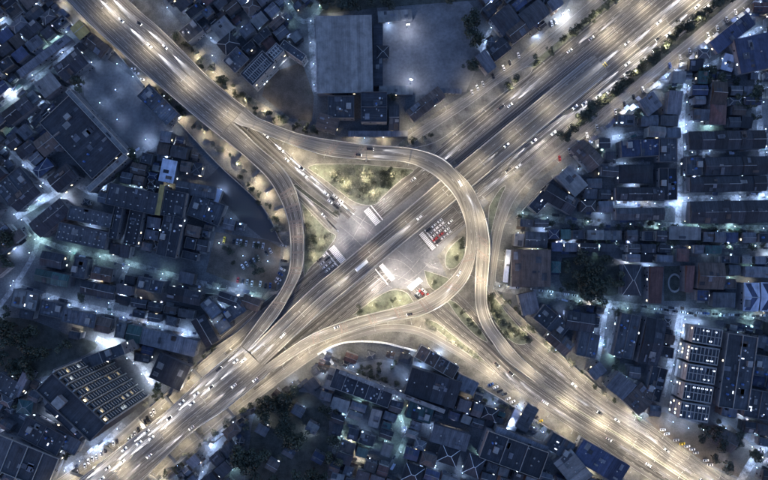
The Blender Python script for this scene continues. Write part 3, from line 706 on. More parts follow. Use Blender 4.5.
for x, y, pw, ds in [(x, y, pw, f'lamp in the {n_}') for n_, l in (('blue-lit court', [(353, 366, .9), (392, 364, .9), (405, 378, .8), (366, 378, 1.2), (386, 386, 2.0), (398, 394, 1.0)]), ('paved yard beside the upper left viaduct', [(96, 66, .7), (122, 66, .7), (146, 98, .6), (104, 106, .5), (120, 122, .5), (137, 80, .8), (118, 92, .4), (150, 140, 2.0)]),
        ('dark corner lot', [(668, 420, 2.2), (684, 424, 1.6), (700, 428, 1.2), (736, 432, 2.0), (748, 444, 2.0), (722, 462, 1.0)]), ('brown parking lot', [(222, 244, .7), (246, 256, .6), (270, 262, .8), (240, 284, 2.2)]), ('houses south of the blue-lit court', [(346, 416, .8), (362, 430, .6), (372, 440, .8), (404, 426, .9), (420, 440, 1.0), (436, 462, .8), (460, 470, 1.1), (430, 424, .8), (366, 464, .8), (488, 416, .9), (476, 404, 1.1), (494, 402, 1.3), (540, 430, 1.2), (556, 432, .8)]),
        ('dark houses of the upper left block', [(12, 60, .5), (26, 40, .6), (54, 24, .5), (20, 12, .7), (40, 8, .5), (70, 34, .6), (8, 32, .4)]), ('houses above the hotel', [(170, 12, 1.0), (206, 8, .8), (232, 12, .9), (262, 30, .7), (250, 6, 1.1), (276, 34, .8), (216, 58, .6)])) for x, y, pw in l]:
    lamp('alley', P(x, y), rl.uniform(0, 6), P_COOL * pw * .9, COOL, ds, x, 'from the west', 'yard lamps')

# ------------------------------------------------------------------ cars
def car_mesh(kind, paint, lit):
    mb = MB()
    def loft(secs, mi):
        """secs: (x, half width bottom, half width top, z0, z1)"""
        vs = []
        for x, wb, wt, z0, z1 in secs: vs += [(x, -wb, z0), (x, wb, z0), (x, wt, z1), (x, -wt, z1)]
        n = len(secs); fs = [(4 * i + j, 4 * i + 4 + j, 4 * i + 4 + (j + 1) % 4, 4 * i + (j + 1) % 4) for i in range(n - 1) for j in range(4)]
        mb.add(vs, fs + [(0, 1, 2, 3), (4 * n - 1, 4 * n - 2, 4 * n - 3, 4 * n - 4)], mi)
    if kind == 'bus':
        loft([(-5.4, 1.2, 1.15, .35, 2.9), (-5.2, 1.25, 1.2, .3, 3.05), (5.1, 1.25, 1.2, .3, 3.05), (5.45, 1.2, 1.1, .35, 2.7)], 0)
        mb.box(-5.0, 5.0, -1.27, 1.27, 1.5, 2.35, 1); mb.box(-2.2, -.2, -.7, .7, 3.05, 3.3, 0); mb.box(1.2, 2.6, -.6, .6, 3.05, 3.2, 0)
        wx, fx, rx, hw = (-3.4, 3.5), 5.46, -5.42, .9
    elif kind == 'pickup':
        loft([(-2.5, .85, .85, .4, .95), (-.6, .88, .87, .35, 1.0), (1.0, .88, .86, .35, 1.0), (2.1, .86, .8, .38, .95), (2.5, .78, .7, .42, .8)], 0)
        loft([(-.75, .8, .7, .95, 1.1), (-.5, .8, .66, .95, 1.65), (.5, .8, .66, .95, 1.65), (1.15, .8, .72, .95, 1.02)], 1)
        mb.box(-.5, .5, -.66, .66, 1.64, 1.72, 0); mb.box(-2.4, -.85, -.72, .72, .93, .97, 2)
        wx, fx, rx, hw = (-1.6, 1.6), 2.51, -2.51, .62
    else:
        loft([(-2.15, .72, .68, .45, .85), (-1.9, .85, .78, .32, .95), (-1.0, .88, .82, .3, .98), (.9, .88, .82, .3, .95), (1.8, .84, .74, .32, .8), (2.15, .7, .6, .42, .66)], 0)
        loft([(-1.75, .76, .66, .9, .98), (-1.15, .78, .60, .9, 1.42), (.15, .78, .60, .9, 1.44), (.98, .78, .7, .9, .97)], 1)
        mb.box(-1.1, .1, -.58, .58, 1.42, 1.48, 0)
        wx, fx, rx, hw = (-1.3, 1.35), 2.16, -2.16, .55
    for x in wx:
        for s in (-1, 1):
            n = 8; y0, y1 = s * .72, s * .9; r = .32
            if kind == 'bus': y0, y1, r = s * 1.0, s * 1.27, .48
            vs = [(x + r * math.cos(2 * math.pi * i / n), y, r + r * math.sin(2 * math.pi * i / n)) for y in (y0, y1) for i in range(n)]
            mb.add(vs, [(i, (i + 1) % n, n + (i + 1) % n, n + i) for i in range(n)] + [tuple(range(n)), tuple(range(2 * n - 1, n - 1, -1))], 2)
    for s in (-1, 1):
        mb.box(fx - .12, fx + .03, s * hw - .16, s * hw + .16, .58, .74, 3); mb.box(rx - .03, rx + .1, s * hw - .16, s * hw + .16, .68, .84, 4)
    return mb.mesh(kind + '_body', [paint, 'glass_dark', 'tyre', 'head_light' if lit else 'lens_off', 'tail_light' if lit else 'lens_red'])
BEAM = 290000.0
PAINTS = ['car_white'] * 12 + ['car_silver'] * 9 + ['car_black'] * 8 + ['car_red', 'car_blue', 'car_yellow']
CARSPOTS = []
def car(pos, rz, desc_place, key, group, kind=None, paint=None, lit=True, tail='along the queue', slope=0.0, beam=1.):
    kind = kind or rl.choice(['car'] * 6 + ['pickup'] * 2); paint = paint or rl.choice(PAINTS if not lit else PAINTS[:29])
    for q in CARSPOTS:
        if (q[0] - pos[0]) ** 2 + (q[1] - pos[1]) ** 2 < (30 if lit else 5) and abs(q[2] - pos[2]) < 3: return None
    CARSPOTS.append((pos[0], pos[1], pos[2]))
    me = cached((kind, paint, lit), lambda: car_mesh(kind, paint, lit))
    o = link({'car': 'parked_car' if not lit else 'car', 'pickup': 'pickup_truck', 'bus': 'bus'}[kind], me, None, pos, rz)
    if slope: o.rotation_euler = (0, -slope, rz)
    reg(o, f"{paint[4:]} {kind if kind != 'pickup' else 'pickup truck'} {desc_place}", kind if kind != 'pickup' else 'pickup truck', group, key, tail)
    if lit:
        ld = bpy.data.lights.new('headlight_beam', 'SPOT'); ld.energy = BEAM * beam; ld.color = (.88, .9, 1.0)
        ld.spot_size = R(12); ld.spot_blend = 1.0; ld.shadow_soft_size = .25
        l = bpy.data.objects.new('headlight_beam', ld); COL.objects.link(l); l.parent = o
        l.location = ({'bus': 5.6}.get(kind, 2.6), 0, .85); l.rotation_euler = (0, -R(88.1), 0)
    return o
def traffic(st, fs, rev, gap, place, group, d0=4, d1=None, lit=1.0, beam=1., z=.14, tail='along the road'):
    d1 = st.len - 4 if d1 is None else d1
    for f in fs:
        d = d0 + rl.uniform(0, gap)
        while d < d1:
            p = st.at(d, f); a, b = st.at(d - 1.5, f), st.at(d + 1.5, f); rz = st.head(d, f) + (math.pi if rev else 0)
            sl = math.atan2(b.z - a.z, 3.0) * (-1 if rev else 1)
            car((p.x, p.y, p.z + .01), rz, place, d, group, lit=rl.random() < lit, tail=tail, slope=sl, beam=beam, kind='bus' if rl.random() < .03 else None)
            d += gap * rl.uniform(.55, 1.6)
lan = lambda n: [.06 + .88 * (i + .5) / n for i in range(n)]
# the queues at the junction
q = ROADS['ne_queue']
for li, f in enumerate(lan(5)):
    d = 8.6
    while d < 26 - abs(li - 2) * 3:
        p = q.at(d, f); car((p.x, p.y, p.z + .01), q.head(d) + math.pi, 'in the big queue under the loop', d + li * 100, 'cars waiting in the queue', lit=False, paint=rl.choice(['car_white', 'car_white', 'car_silver', 'car_white', 'car_black', 'car_silver', 'car_white', 'car_white', 'car_silver', 'car_red']), tail='counted lane by lane'); d += 5.6
q = ROADS['nw_in']
for li, f in enumerate(lan(3)[:3]):
    for k in range(2 + li % 2):
        p = q.at(q.len - 13 - 6.0 * k, f); car((p.x, p.y, p.z + .01), q.head(q.len - 14), 'waiting at the northwest stop line', k + li * 10, 'cars waiting in the queue', lit=False, paint=['car_white', 'car_silver', 'car_black'][(li + k) % 3], tail='counted lane by lane')
q = ROADS['sw_left']
for li, f in enumerate(lan(4)):
    for k in range(2):
        p = q.at(q.len - 5 - 5.8 * k, f); car((p.x, p.y, p.z + .01), q.head(q.len - 5), 'waiting at the southwest stop line', k + li * 10, 'cars waiting in the queue', lit=False, paint=['car_white', 'car_black', 'car_silver', 'car_white'][(li + k) % 4], tail='counted lane by lane')
q = ROADS['se_low']
for li, f in enumerate(lan(4)):
    for k in range(3):
        p = q.at(7 + 5.8 * k, f); car((p.x, p.y, p.z + .01), q.head(9) + math.pi, 'waiting at the southeast stop line', k + li * 10, 'cars waiting in the queue', lit=False, paint=['car_white', 'car_red', 'car_silver', 'car_black'][(li + k) % 4], tail='counted lane by lane')
# moving traffic
traffic(ROADS['ne_right'], lan(4), True, 36, 'driving down the lower carriageway of the highway', 'cars on the highway', 45, beam=.6)
traffic(ROADS['ne_main'], lan(6)[3:5], True, 42, 'driving down the middle of the highway', 'cars on the highway', 60, beam=.9)
traffic(ROADS['ne_left'], lan(4)[1:3], False, 55, 'driving up the upper carriageway of the highway', 'cars on the highway', 25, beam=1.0)
traffic(D['main_flyover'], lan(4)[2:3], True, 90, 'on the main flyover', 'cars on the ramps', 20, 330, beam=.7)
traffic(ROADS['nw_in'], lan(3)[:2], False, 13, 'coming down the cross road toward the shrub island', 'cars on the cross road', 70, ROADS['nw_in'].len - 34, beam=1.0)
traffic(ROADS['nw_out'], lan(3)[1:2], True, 40, 'leaving along the cross road', 'cars on the cross road', 100, beam=.6)
traffic(STN, lan(8)[4:7:2], False, 27, 'on the upper left viaduct', 'cars on the viaducts', 8, 110, beam=1.0)
traffic(STS, lan(8)[5:8], False, 26, 'on the left lanes of the lower left viaduct', 'cars on the viaducts', 6, beam=1.0)
traffic(STS, lan(8)[:3:2], True, 60, 'on the outer lanes of the lower left viaduct', 'cars on the viaducts', 6, beam=.9)
traffic(ROADS['se_low'], lan(4)[1:3], False, 60, 'on the lower carriageway of the lower right road', 'cars on the lower right road', 70, lit=1., beam=.55)
traffic(ROADS['se_up'], lan(6)[1:4], True, 80, 'on the upper carriageway of the lower right road', 'cars on the lower right road', 60, beam=.4)
traffic(D['loop_ramp'], lan(2), True, 120, 'on the loop ramp', 'cars on the ramps', 30, 380, beam=.5)
# parked
def park(pts, gap, place, ang=None, key='parked cars', jitter=.5):
    a, b = pair_from_center(pts, 1, 3); stt = Strip(a, b, .03); d = 2
    while d < stt.len:
        p = stt.at(d); rz = stt.head(d) + (R(ang) if ang is not None else rl.choice((0, math.pi))) + rl.uniform(-.08, .08)
        if rl.random() < .82: car((p.x + rl.uniform(-jitter, jitter), p.y + rl.uniform(-jitter, jitter), .1), rz, place, d, key, lit=False, tail='along the kerb')
        d += gap
park([T(44.2, -40), T(44.2, 10), T(44, 100), T(44, 220)], 9, 'parked along the lower highway frontage', 62)
park([(498, 285), (514, 287), (560, 293), (600, 299)], 6.2, 'parked on the east cross street'); park([(640, 306), (690, 313), (765, 316)], 6.0, 'parked on the east cross street')
park([(240, 268), (272, 250)], 3.4, 'in the brown parking lot', 90); park([(222, 240), (264, 246)], 3.2, 'in the brown parking lot', 90); park([(236, 280), (272, 286)], 3.4, 'in the brown parking lot', 90)
park([(284, 243), (283, 268), (276, 284)], 3.6, 'parked beside the green fence strip', 80)
park([(128, 442), (142, 426), (156, 408)], 3.6, 'parked beside the lower left viaduct', 60); park([(76, 474), (92, 460), (118, 440)], 3.8, 'parked beside the lower left viaduct', 60)
park([(488, 383), (500, 391), (512, 401), (540, 421)], 4.2, 'parked by the wall of the lower right road', 55)
park([(660, 428), (676, 440), (692, 450), (712, 466)], 4.4, 'parked on the edge of the dark corner lot', 40)
park([(470, 94), (496, 74), (520, 54)], 5.0, 'parked along the upper frontage road', 70); park([(550, 26), (566, 14)], 3.6, 'parked by the corner houses at the top', 70)
park([(126, 60), (142, 80), (150, 92)], 3.4, 'parked on the yard beside the viaduct', 45)
# ------------------------------------------------------------------ buildings
GROVE_HOUSES = []
ROOFWORD = {'roof_black': 'black', 'roof_dark': 'dark grey', 'roof_grey': 'grey', 'roof_pale': 'pale grey', 'roof_white': 'white', 'roof_blue': 'dark blue', 'roof_red': 'reddish', 'roof_brown': 'brown', 'roof_teal': 'dark teal', 'roof_yellow': 'yellow'}
rb = random.Random(5)
def ac_mesh():
    m = MB(); m.box(-.5, .5, -.4, .4, 0, .8); m.cyl((0, 0), .3, .3, .8, .86, 8, 1); return m.mesh('ac_unit', ['kerb', 'metal_dark'])
def tank_mesh(c):
    m = MB(); m.cyl((0, 0), .75, .75, .3, 1.9, 10); m.cyl((0, 0), .75, .2, 1.9, 2.15, 10); m.box(-.6, .6, -.6, .6, 0, .3); return m.mesh('water_tank', c)
def vent_mesh():
    m = MB(); m.box(-.45, .45, -.45, .45, 0, .5); m.box(-.6, .6, -.6, .6, .5, .62); return m.mesh('roof_vent', 'kerb')
def win_mesh(mat):
    m = MB(); m.box(-.6, .6, -.06, .06, 0, 1.3); return m.mesh('window', mat)
def skylight_mesh():
    m = MB(); m.box(-.5, .5, -1.1, 1.1, 0, .25); m.box(-.42, .42, -1.0, 1.0, .25, .3, 1); return m.mesh('skylight', ['kerb', 'lit_panel'])
def put(name, key, fn, parent, loc, rz=0, sc_=None): return link(name, cached(key, fn), parent, loc, rz, sc_)
ADDED_LAMP = .55
def added_lamp_mesh():
    m = MB(); m.bar((0, -.15, .15), (0, .7, .15), .03, 1); m.cyl((0, .75), .16, .1, 0, .14, 6); return m.mesh('added_wall_lamp', ['lamp_cool', 'metal'])
def gable_mesh(mb, x0, x1, y0, y1, z, r, ov=.35, mi=0, hip=0.0):
    x0 -= ov * .4; x1 += ov * .4; y0 -= ov; y1 += ov; ym = (y0 + y1) / 2; e = .18
    vs = [(x0, y0, z), (x1, y0, z), (x1, y1, z), (x0, y1, z), (x0, y0, z + e), (x1, y0, z + e), (x1, y1, z + e), (x0, y1, z + e), (x0 + hip, ym, z + e + r), (x1 - hip, ym, z + e + r)]
    mb.add(vs, [(3, 2, 1, 0), (0, 1, 5, 4), (1, 2, 6, 5), (2, 3, 7, 6), (3, 0, 4, 7), (4, 5, 9, 8), (6, 7, 8, 9), (5, 6, 9), (7, 4, 8)], mi)
    return (x0 + hip, ym, z + e + r), (x1 - hip, ym, z + e + r)
def building(desc, cx, cy, L, W, ang, h, roof='flat', colr='roof_dark', wall='wall_grey', bays=1, cat='building', group=None, ground=False, key=None, tail='', parapet='concrete_dark', clutter=1.0, vents=None, lit=.12, leans=0, cap=None, mk=True, rise=None, name=None, patches=True):
    k = S if ground else S * (HC - h) / HC
    loc = Vector(((cx - 384) * k, (240 - cy) * k, 0)); lx, ly = L * k / 2, W * k / 2; rz = -R(ang)
    root = link(name or cat.replace(' ', '_'), None, None, loc, rz); reg(root, desc, cat, group, key, tail)
    ca, sa = math.cos(rz), math.sin(rz)
    def gp(x, y): return to_px((loc.x + x * ca - y * sa, loc.y + x * sa + y * ca))
    if mk: mark([gp(-lx, -ly), gp(lx, -ly), gp(lx, ly), gp(-lx, ly)])
    ov = .0
    inx, iny = lx - .12, ly - .12
    m = MB(); m.box(-inx, inx, -iny, iny, 0, h - .3 if roof == 'flat' else h, bottom=False, top=False)
    nfl = max(1, int(h / 3.3))
    for f in range(1, nfl): m.box(-inx - .1, inx + .1, -iny - .1, iny + .1, f * h / nfl - .12, f * h / nfl + .12, 1)
    wl = m.build('wall', [wall, 'concrete_dark'], root)
    # windows on the sides that show from above (towards the junction)
    for sgn, axis, ext in ((1, 'y', lx), (-1, 'y', lx), (1, 'x', ly), (-1, 'x', ly)):
        nxw, nyw = ((0, sgn) if axis == 'y' else (sgn, 0)); wx, wy = nxw * ca - nyw * sa, nxw * sa + nyw * ca
        if wx * loc.x + wy * loc.y > -.35 * loc.length: continue
        step = 2.6; n = min(int(2 * ext / step), 12)
        for f in range(nfl):
            for i in range(n):
                if rb.random() > .22: continue
                q = (i - (n - 1) / 2) * step; mat = rb.choice(('window_warm', 'window_cool')) if rb.random() < lit else 'glass_dark'
                p = (q, sgn * iny, f * h / nfl + .9) if axis == 'y' else (sgn * inx, q, f * h / nfl + .9)
                put('window', 'win' + mat, lambda mt=mat: win_mesh(mt), root, p, 0 if axis == 'y' else math.pi / 2)
    r = rise if rise is not None else min(W * k * .16, 2.6)
    step = 2 * lx / bays
    if roof == 'flat':
        for i in range(bays):
            z = h + (rb.uniform(-.25, .25) if bays > 1 else 0); m = MB()
            m.box(-lx + i * step + .2, -lx + (i + 1) * step - .2, -ly + .2, ly - .2, h - .6, z - .02); m.build('roof', colr, root)
        m = MB(); hp = h + rb.uniform(.5, .9)
        for a in ((-lx, lx, -ly, -ly + .2), (-lx, lx, ly - .2, ly), (-lx, -lx + .2, -ly + .2, ly - .2), (lx - .2, lx, -ly + .2, ly - .2)): m.box(*a, h - .6, hp)
        for i in range(1, bays): m.box(-lx + i * step - .18, -lx + i * step + .18, -ly + .21, ly - .21, h - .5, hp - .05)
        m.build('parapet', parapet, root)
    elif roof in ('gable', 'hip'):
        for i in range(bays):
            m = MB(); z = h + (rb.uniform(-.3, .3) if bays > 1 else .0); g_ = .03 if bays > 1 else 0
            hp = min(ly, lx) * .9 if roof == 'hip' else 0
            a, b = gable_mesh(m, -lx + i * step + g_, -lx + (i + 1) * step - g_, -ly, ly, z - .02, r, hip=hp, ov=.35 if bays == 1 else .2)
            ro = m.build('roof', colr, root)
            if cap or rb.random() < .55:
                m = MB(); m.bar((a[0] + .1, a[1], a[2] + .03), (b[0] - .1, b[1], b[2] + .03), .16)
                if roof == 'hip':
                    for sx, e_ in ((-1, a), (1, b)):
                        for sy in (-1, 1): m.bar((sx * (lx + .1), sy * (ly + .3), z + .2), (e_[0] - sx * .2, e_[1], e_[2] + .03), .16)
                m.build('ridge_cap', cap or rb.choice(('concrete_dark', 'concrete', 'kerb')), ro)
    elif roof == 'shed':
        for i in range(bays):
            m = MB(); x0, x1 = -lx + i * step + .03, -lx + (i + 1) * step - .03; z = h + rb.uniform(-.2, .2)
            m.add([(x0, -ly - .3, z), (x1, -ly - .3, z), (x1, ly + .3, z), (x0, ly + .3, z), (x0, -ly - .3, z + .2), (x1, -ly - .3, z + .2), (x1, ly + .3, z + r + .2), (x0, ly + .3, z + r + .2)],
                  [(3, 2, 1, 0), (4, 5, 6, 7), (0, 1, 5, 4), (1, 2, 6, 5), (2, 3, 7, 6), (3, 0, 4, 7)]); m.build('roof', colr, root)
    # odd repair sheets lying on the roof
    for _ in range(rb.randint(0, 2) + int(4 * lx * ly / 130)):
        x, y = rb.uniform(-.85, .75) * lx, rb.uniform(-.8, .8) * ly; a_, b_ = rb.uniform(.6, 2.6), rb.uniform(.5, min(3., ly * .5))
        if roof == 'hip' or not patches: break
        y0, y1 = max(y - b_, -ly * .95), min(y + b_, ly * .95); x0, x1 = max(x - a_, -lx * .95), min(x + a_, lx * .95)
        if roof == 'gable':
            if y0 * y1 < 0: y0, y1 = (.05, max(y1, .3)) if y > 0 else (min(y0, -.3), -.05)
            zf = lambda yy: h + .22 + (.32 if bays > 1 else .0) + r * (1 - abs(yy) / (ly + .3))
        elif roof == 'shed': zf = lambda yy: h + .26 + (.2 if bays > 1 else 0) + r * (yy + ly) / (2 * ly)
        else: zf = lambda yy: h + .03 + (.25 if bays > 1 else 0)
        m = MB(); m.add([(xx, yy, zf(yy) + dz) for dz in (0, .05) for xx, yy in ((x0, y0), (x1, y0), (x1, y1), (x0, y1))], [(3, 2, 1, 0), (4, 5, 6, 7), (0, 1, 5, 4), (1, 2, 6, 5), (2, 3, 7, 6), (3, 0, 4, 7)])
        m.build('repair_sheet', rb.choice(('roof_black', 'roof_dark', 'roof_grey', 'roof_grey', 'roof_brown', 'roof_pale', 'roof_dark')), root)
    # lean-to sheets along the long sides: the ragged eaves over the lanes
    for _ in range(leans):
        sx = rb.uniform(-.8, .8) * lx; sy = rb.choice((-1, 1)); l_ = rb.uniform(1.6, 3.6); d_ = rb.uniform(1., 2.4); z = min(rb.uniform(2.6, 3.4), h - .9)
        y0, y1 = sy * (ly - .1), sy * (ly + d_)
        m = MB(); m.add([(sx - l_, y0, z + .5), (sx + l_, y0, z + .5), (sx + l_, y1, z), (sx - l_, y1, z), (sx - l_, y0, z + .58), (sx + l_, y0, z + .58), (sx + l_, y1, z + .08), (sx - l_, y1, z + .08)], [(0, 1, 2, 3), (4, 5, 6, 7), (0, 1, 5, 4), (1, 2, 6, 5), (2, 3, 7, 6), (3, 0, 4, 7)])
        m.build('lean_to_roof', rb.choice(('roof_dark', 'roof_grey', 'roof_brown', 'roof_pale', 'roof_blue', 'roof_black')), root)
    for _ in range(1 if rb.random() < ADDED_LAMP else 0):  # lamp added at random to brighten the gaps and roof edges
        sy = rb.choice((-1, 1)); hm = cached('addedlamp', lambda: added_lamp_mesh()); wl_ = link('added_wall_lamp', hm, root, (rb.uniform(-.7, .7) * lx, sy * (ly + .1), min(3.6, h - 1)), 0 if sy > 0 else math.pi)
        ld = bpy.data.lights.new('lamp_light', 'SPOT'); ld.energy = P_COOL * rb.choice((.2, .4, .8, 1.3)); ld.color = rb.choice((COOL, COOL, COOL, WHITE, TEAL, (1, .9, .7))); ld.spot_size = R(170); ld.spot_blend = .4; ld.shadow_soft_size = .15
        l = bpy.data.objects.new('lamp_light', ld); COL.objects.link(l); l.parent = wl_; l.location = (0, .75, -.1); l.rotation_euler = (R(10), 0, 0)
    if vents:
        nx_, ny_ = vents
        for i in range(nx_):
            for j in range(ny_):
                if rb.random() < .22: continue
                put('roof_vent', 'vent', vent_mesh, root, ((i + .5) / nx_ * 2 * lx - lx, (j + rb.uniform(.35, .65)) / ny_ * 2 * ly - ly, h if roof == 'flat' else h + .25 + r * (1 - abs((j + .5) / ny_ * 2 - 1))), 0, (rb.uniform(.5, .95), rb.uniform(.5, .95), 1))
    if roof in ('gable', 'shed') and not vents and rb.random() < .5 and bays > 1:
        for i in range(bays): put('roof_vent', 'vent', vent_mesh, root, (-lx + (i + .5) * step, rb.uniform(-.15, .15) * ly if roof == 'gable' else 0, h + (r if roof == 'gable' else r * .5) + .1), 0, (.7, .7, 1))
    if not vents and roof == 'flat' and clutter:
        area = 4 * lx * ly; n = min(int(area / 38 * clutter), 20)
        for _ in range(n):
            x, y = rb.uniform(-.85, .85) * lx, rb.uniform(-.8, .8) * ly; c = rb.random(); z = h - .02 - (.25 if bays > 1 else 0)
            if c < .5: put('ac_unit', 'ac', ac_mesh, root, (x, y, z), rb.choice((0, 1.57)))
            elif c < .75: put('water_tank', *(('tankb', lambda: tank_mesh('tank_blue')) if rb.random() < .5 else ('tanks', lambda: tank_mesh('tank_steel'))), root, (x, y, z))
            elif c < .9: put('roof_vent', 'vent', vent_mesh, root, (x, y, z))
            else: put('skylight', 'skyl', skylight_mesh, root, (x, y, z), rb.choice((0, 1.57)))
        if area > 120 and rb.random() < .8:
            x, y = rb.choice((-.6, .6)) * lx, rb.uniform(-.4, .4) * ly; m = MB()
            m.box(-1.6, 1.6, -2.0, 2.0, 0, 2.5); m.box(-1.8, 1.8, -2.2, 2.2, 2.5, 2.7, 1)
            t = m.build('stair_tower', [wall, 'concrete'], root); t.location = (x, y, h - .3)
    return root
def Bq(desc, pts, h, **kw):
    """building from roof corner pixels a,b,c,d (a-b is the long side)"""
    a, b, c, d = pts; cx = sum(p[0] for p in pts) / 4; cy = sum(p[1] for p in pts) / 4
    L = (math.dist(a, b) + math.dist(c, d)) / 2; W = (math.dist(b, c) + math.dist(d, a)) / 2
    return building(desc, cx, cy, L, W, math.degrees(math.atan2(b[1] - a[1], b[0] - a[0])), h, **kw)

# --- north
Bq('huge plain pale grey warehouse roof at the top, facing the paved yard', [(316, 17), (371, 16), (374, 92), (316, 93)], 10, roof='shed', colr='roof_pale', bays=1, rise=1.2, cat='warehouse', clutter=0, patches=False)
building('long low pale canopy along the top edge of the paved yard', 395, 16, 34, 10, -4, 5, 'shed', 'roof_pale', rise=.6, cat='canopy')
building('narrow pale canopy closing the lower side of the paved yard', 396, 90, 34, 8, 1, 5, 'shed', 'roof_pale', rise=.5, cat='canopy')
building('low white sheet strip roof at the right of the lower yard canopy', 450, 91, 24, 4, 2, 4, 'shed', 'roof_grey', rise=.3, cat='shed')
building('square black flat roof building right below the pale warehouse', 374, 107, 30, 26, 90, 13, colr='roof_black', bays=2)
building('dark building under the pale warehouse with small rooftop machines', 341, 107, 26, 22, 0, 10, colr='roof_dark')
building('dark yard shed between the warehouse and the paved yard', 378, 55, 62, 9, 90, 5, 'shed', 'roof_black', cat='shed')
building('small brown shed in the gap left of the paved yard, by lit crates', 383, 52, 12, 12, 0, 6, 'hip', 'roof_black', cat='shed')
Bq('striped brown ribbed roof touching the loop ramp on its north side', [(316, 128), (320, 114), (338, 117), (336, 134)], 9, roof='shed', colr='roof_brown', bays=3, parapet='concrete')
Bq('long dark brown gabled roof angled beside the upper frontage road', [(405, 112), (437, 87), (447, 96), (414, 121)], 9, roof='gable', colr='roof_brown', bays=3)
building('small black shed at the left end of the angled brown roof', 394, 118, 10, 24, 0, 6, 'gable', 'roof_black', cat='shed')
building('lit grey strip roof beside the loop ramp under the black square building', 378, 134, 60, 5, 0, 5, 'shed', 'roof_grey', cat='shed', mk=False)
h0 = Bq('grey hotel block with a louvred grid roof inside a pale border', [(241, 73), (263, 50), (274, 63), (252, 87)], 17, colr='roof_dark', wall='wall_pale', parapet='concrete', clutter=0)
def louvres(root, lx, ly, z, nx_, mat='kerb', w_=.22, inset=1.4):
    for i in range(nx_):
        m = MB(); x = -lx + inset + (2 * lx - 2 * inset) * (i + .5) / nx_; m.box(x - w_, x + w_, -ly + inset, ly - inset, z, z + .5); m.build('louvre', mat, root)
    for y in (-ly + inset, 0, ly - inset):
        m = MB(); m.box(-lx + inset, lx - inset, y - .3, y + .3, z + .52, z + .8); m.build('beam', mat, root)
louvres(h0, 11.5, 6.1, 16.7, 12, 'concrete')
h1 = building('pale stair block joined to the louvred hotel roof', 275, 52, 15, 11, -45, 17, colr='roof_grey', wall='wall_pale', parapet='kerb'); louvres(h1, 5, 3.6, 16.8, 4, 'kerb', .35, .8)
building('zigzag balcony wing running right from the hotel stair block', 293, 51, 27, 8, 35, 13, colr='roof_dark', wall='wall_pale', parapet='kerb', vents=(6, 1))
building('dark flat roof with pale rim left of the hotel block', 236, 60, 20, 18, -45, 9, colr='roof_dark', parapet='concrete')
Bq('pale grey tilted roof near the narrow north lane', [(210, 28), (224, 16), (235, 27), (221, 39)], 8, roof='gable', colr='roof_pale', rise=1.0, cat='house')
building('dark house with pale rim beside the upper left viaduct', 191, 31, 20, 15, -40, 8, colr='roof_dark', parapet='concrete', cat='house')
building('dark hipped roof in the trees above the hotel', 228, 44, 18, 15, -40, 8, 'hip', 'roof_black', cat='house')
# --- northwest
B = building
B('long grey walkway roof lined with small white canopies', 44, 56, 62, 7, -37, 7, 'shed', 'roof_grey', rise=.8, cat='walkway roof', mk=True)
B('pale grey square roof between the white canopies and the diagonal lane', 48, 85, 21, 17, -38, 9, 'shed', 'roof_pale', rise=.6)
B('small pale roof left of the pale square roof', 32, 98, 12, 10, -38, 8, 'shed', 'roof_pale', rise=.5)
B('black long roof just right of the pale square roof', 71, 65, 30, 19, -38, 10, 'gable', 'roof_black', bays=2)
B('black roof beside the lower end of the school lane', 18, 110, 30, 15, -38, 9, 'gable', 'roof_black', bays=2)
B('golden brown lit roof touching the upper left viaduct', 80, 30, 13, 15, -40, 7, 'gable', 'roof_yellow', rise=1.2, cat='house')
B('dark brown terrace below the golden roof beside the viaduct', 97, 46, 22, 14, 40, 8, 'gable', 'roof_brown', bays=2, cat='house')
B('grey block with a rooftop box between yard and viaduct', 158, 105, 42, 17, 45, 10, colr='roof_grey', bays=2)
B('huge dark hall with pale walkway rim in the upper left', 81, 137, 77, 41, 47, 11, 'flat', 'roof_black', bays=1, parapet='concrete', clutter=.15, cat='hall')
B('pale rim terrace along the upper right side of the dark hall', 97, 122, 86, 5, 47, 12.6, colr='roof_pale', parapet='kerb', cat='terrace', mk=False, clutter=0)
B('pale rim terrace along the lower right side of the dark hall', 107, 173, 52, 6, -42, 12.6, colr='roof_pale', parapet='kerb', cat='terrace', clutter=0)
B('brown gabled house with a pale ridge beside the dark hall', 50, 141, 28, 18, -38, 9, 'gable', 'roof_brown', cap='concrete', cat='house')
B('narrow pale roof at right angles to the brown gabled house', 64, 142, 22, 7, -38, 9, 'gable', 'roof_grey', cap='kerb', cat='house')
B('black sharp-edged roof in the bend of the diagonal lane', 62, 178, 25, 17, -40, 11, 'gable', 'roof_black', bays=2)
B('black roof below the diagonal lane with a lit lower edge', 50, 218, 40, 18, -40, 10, 'gable', 'roof_black', bays=3)
B('dark flat roof left of the courtyard lane', 14, 185, 34, 22, -40, 9, colr='roof_dark', bays=2)
B('dark block on the far left edge beside trees', 24, 196, 30, 16, -40, 9, 'gable', 'roof_black', bays=2, mk=True)
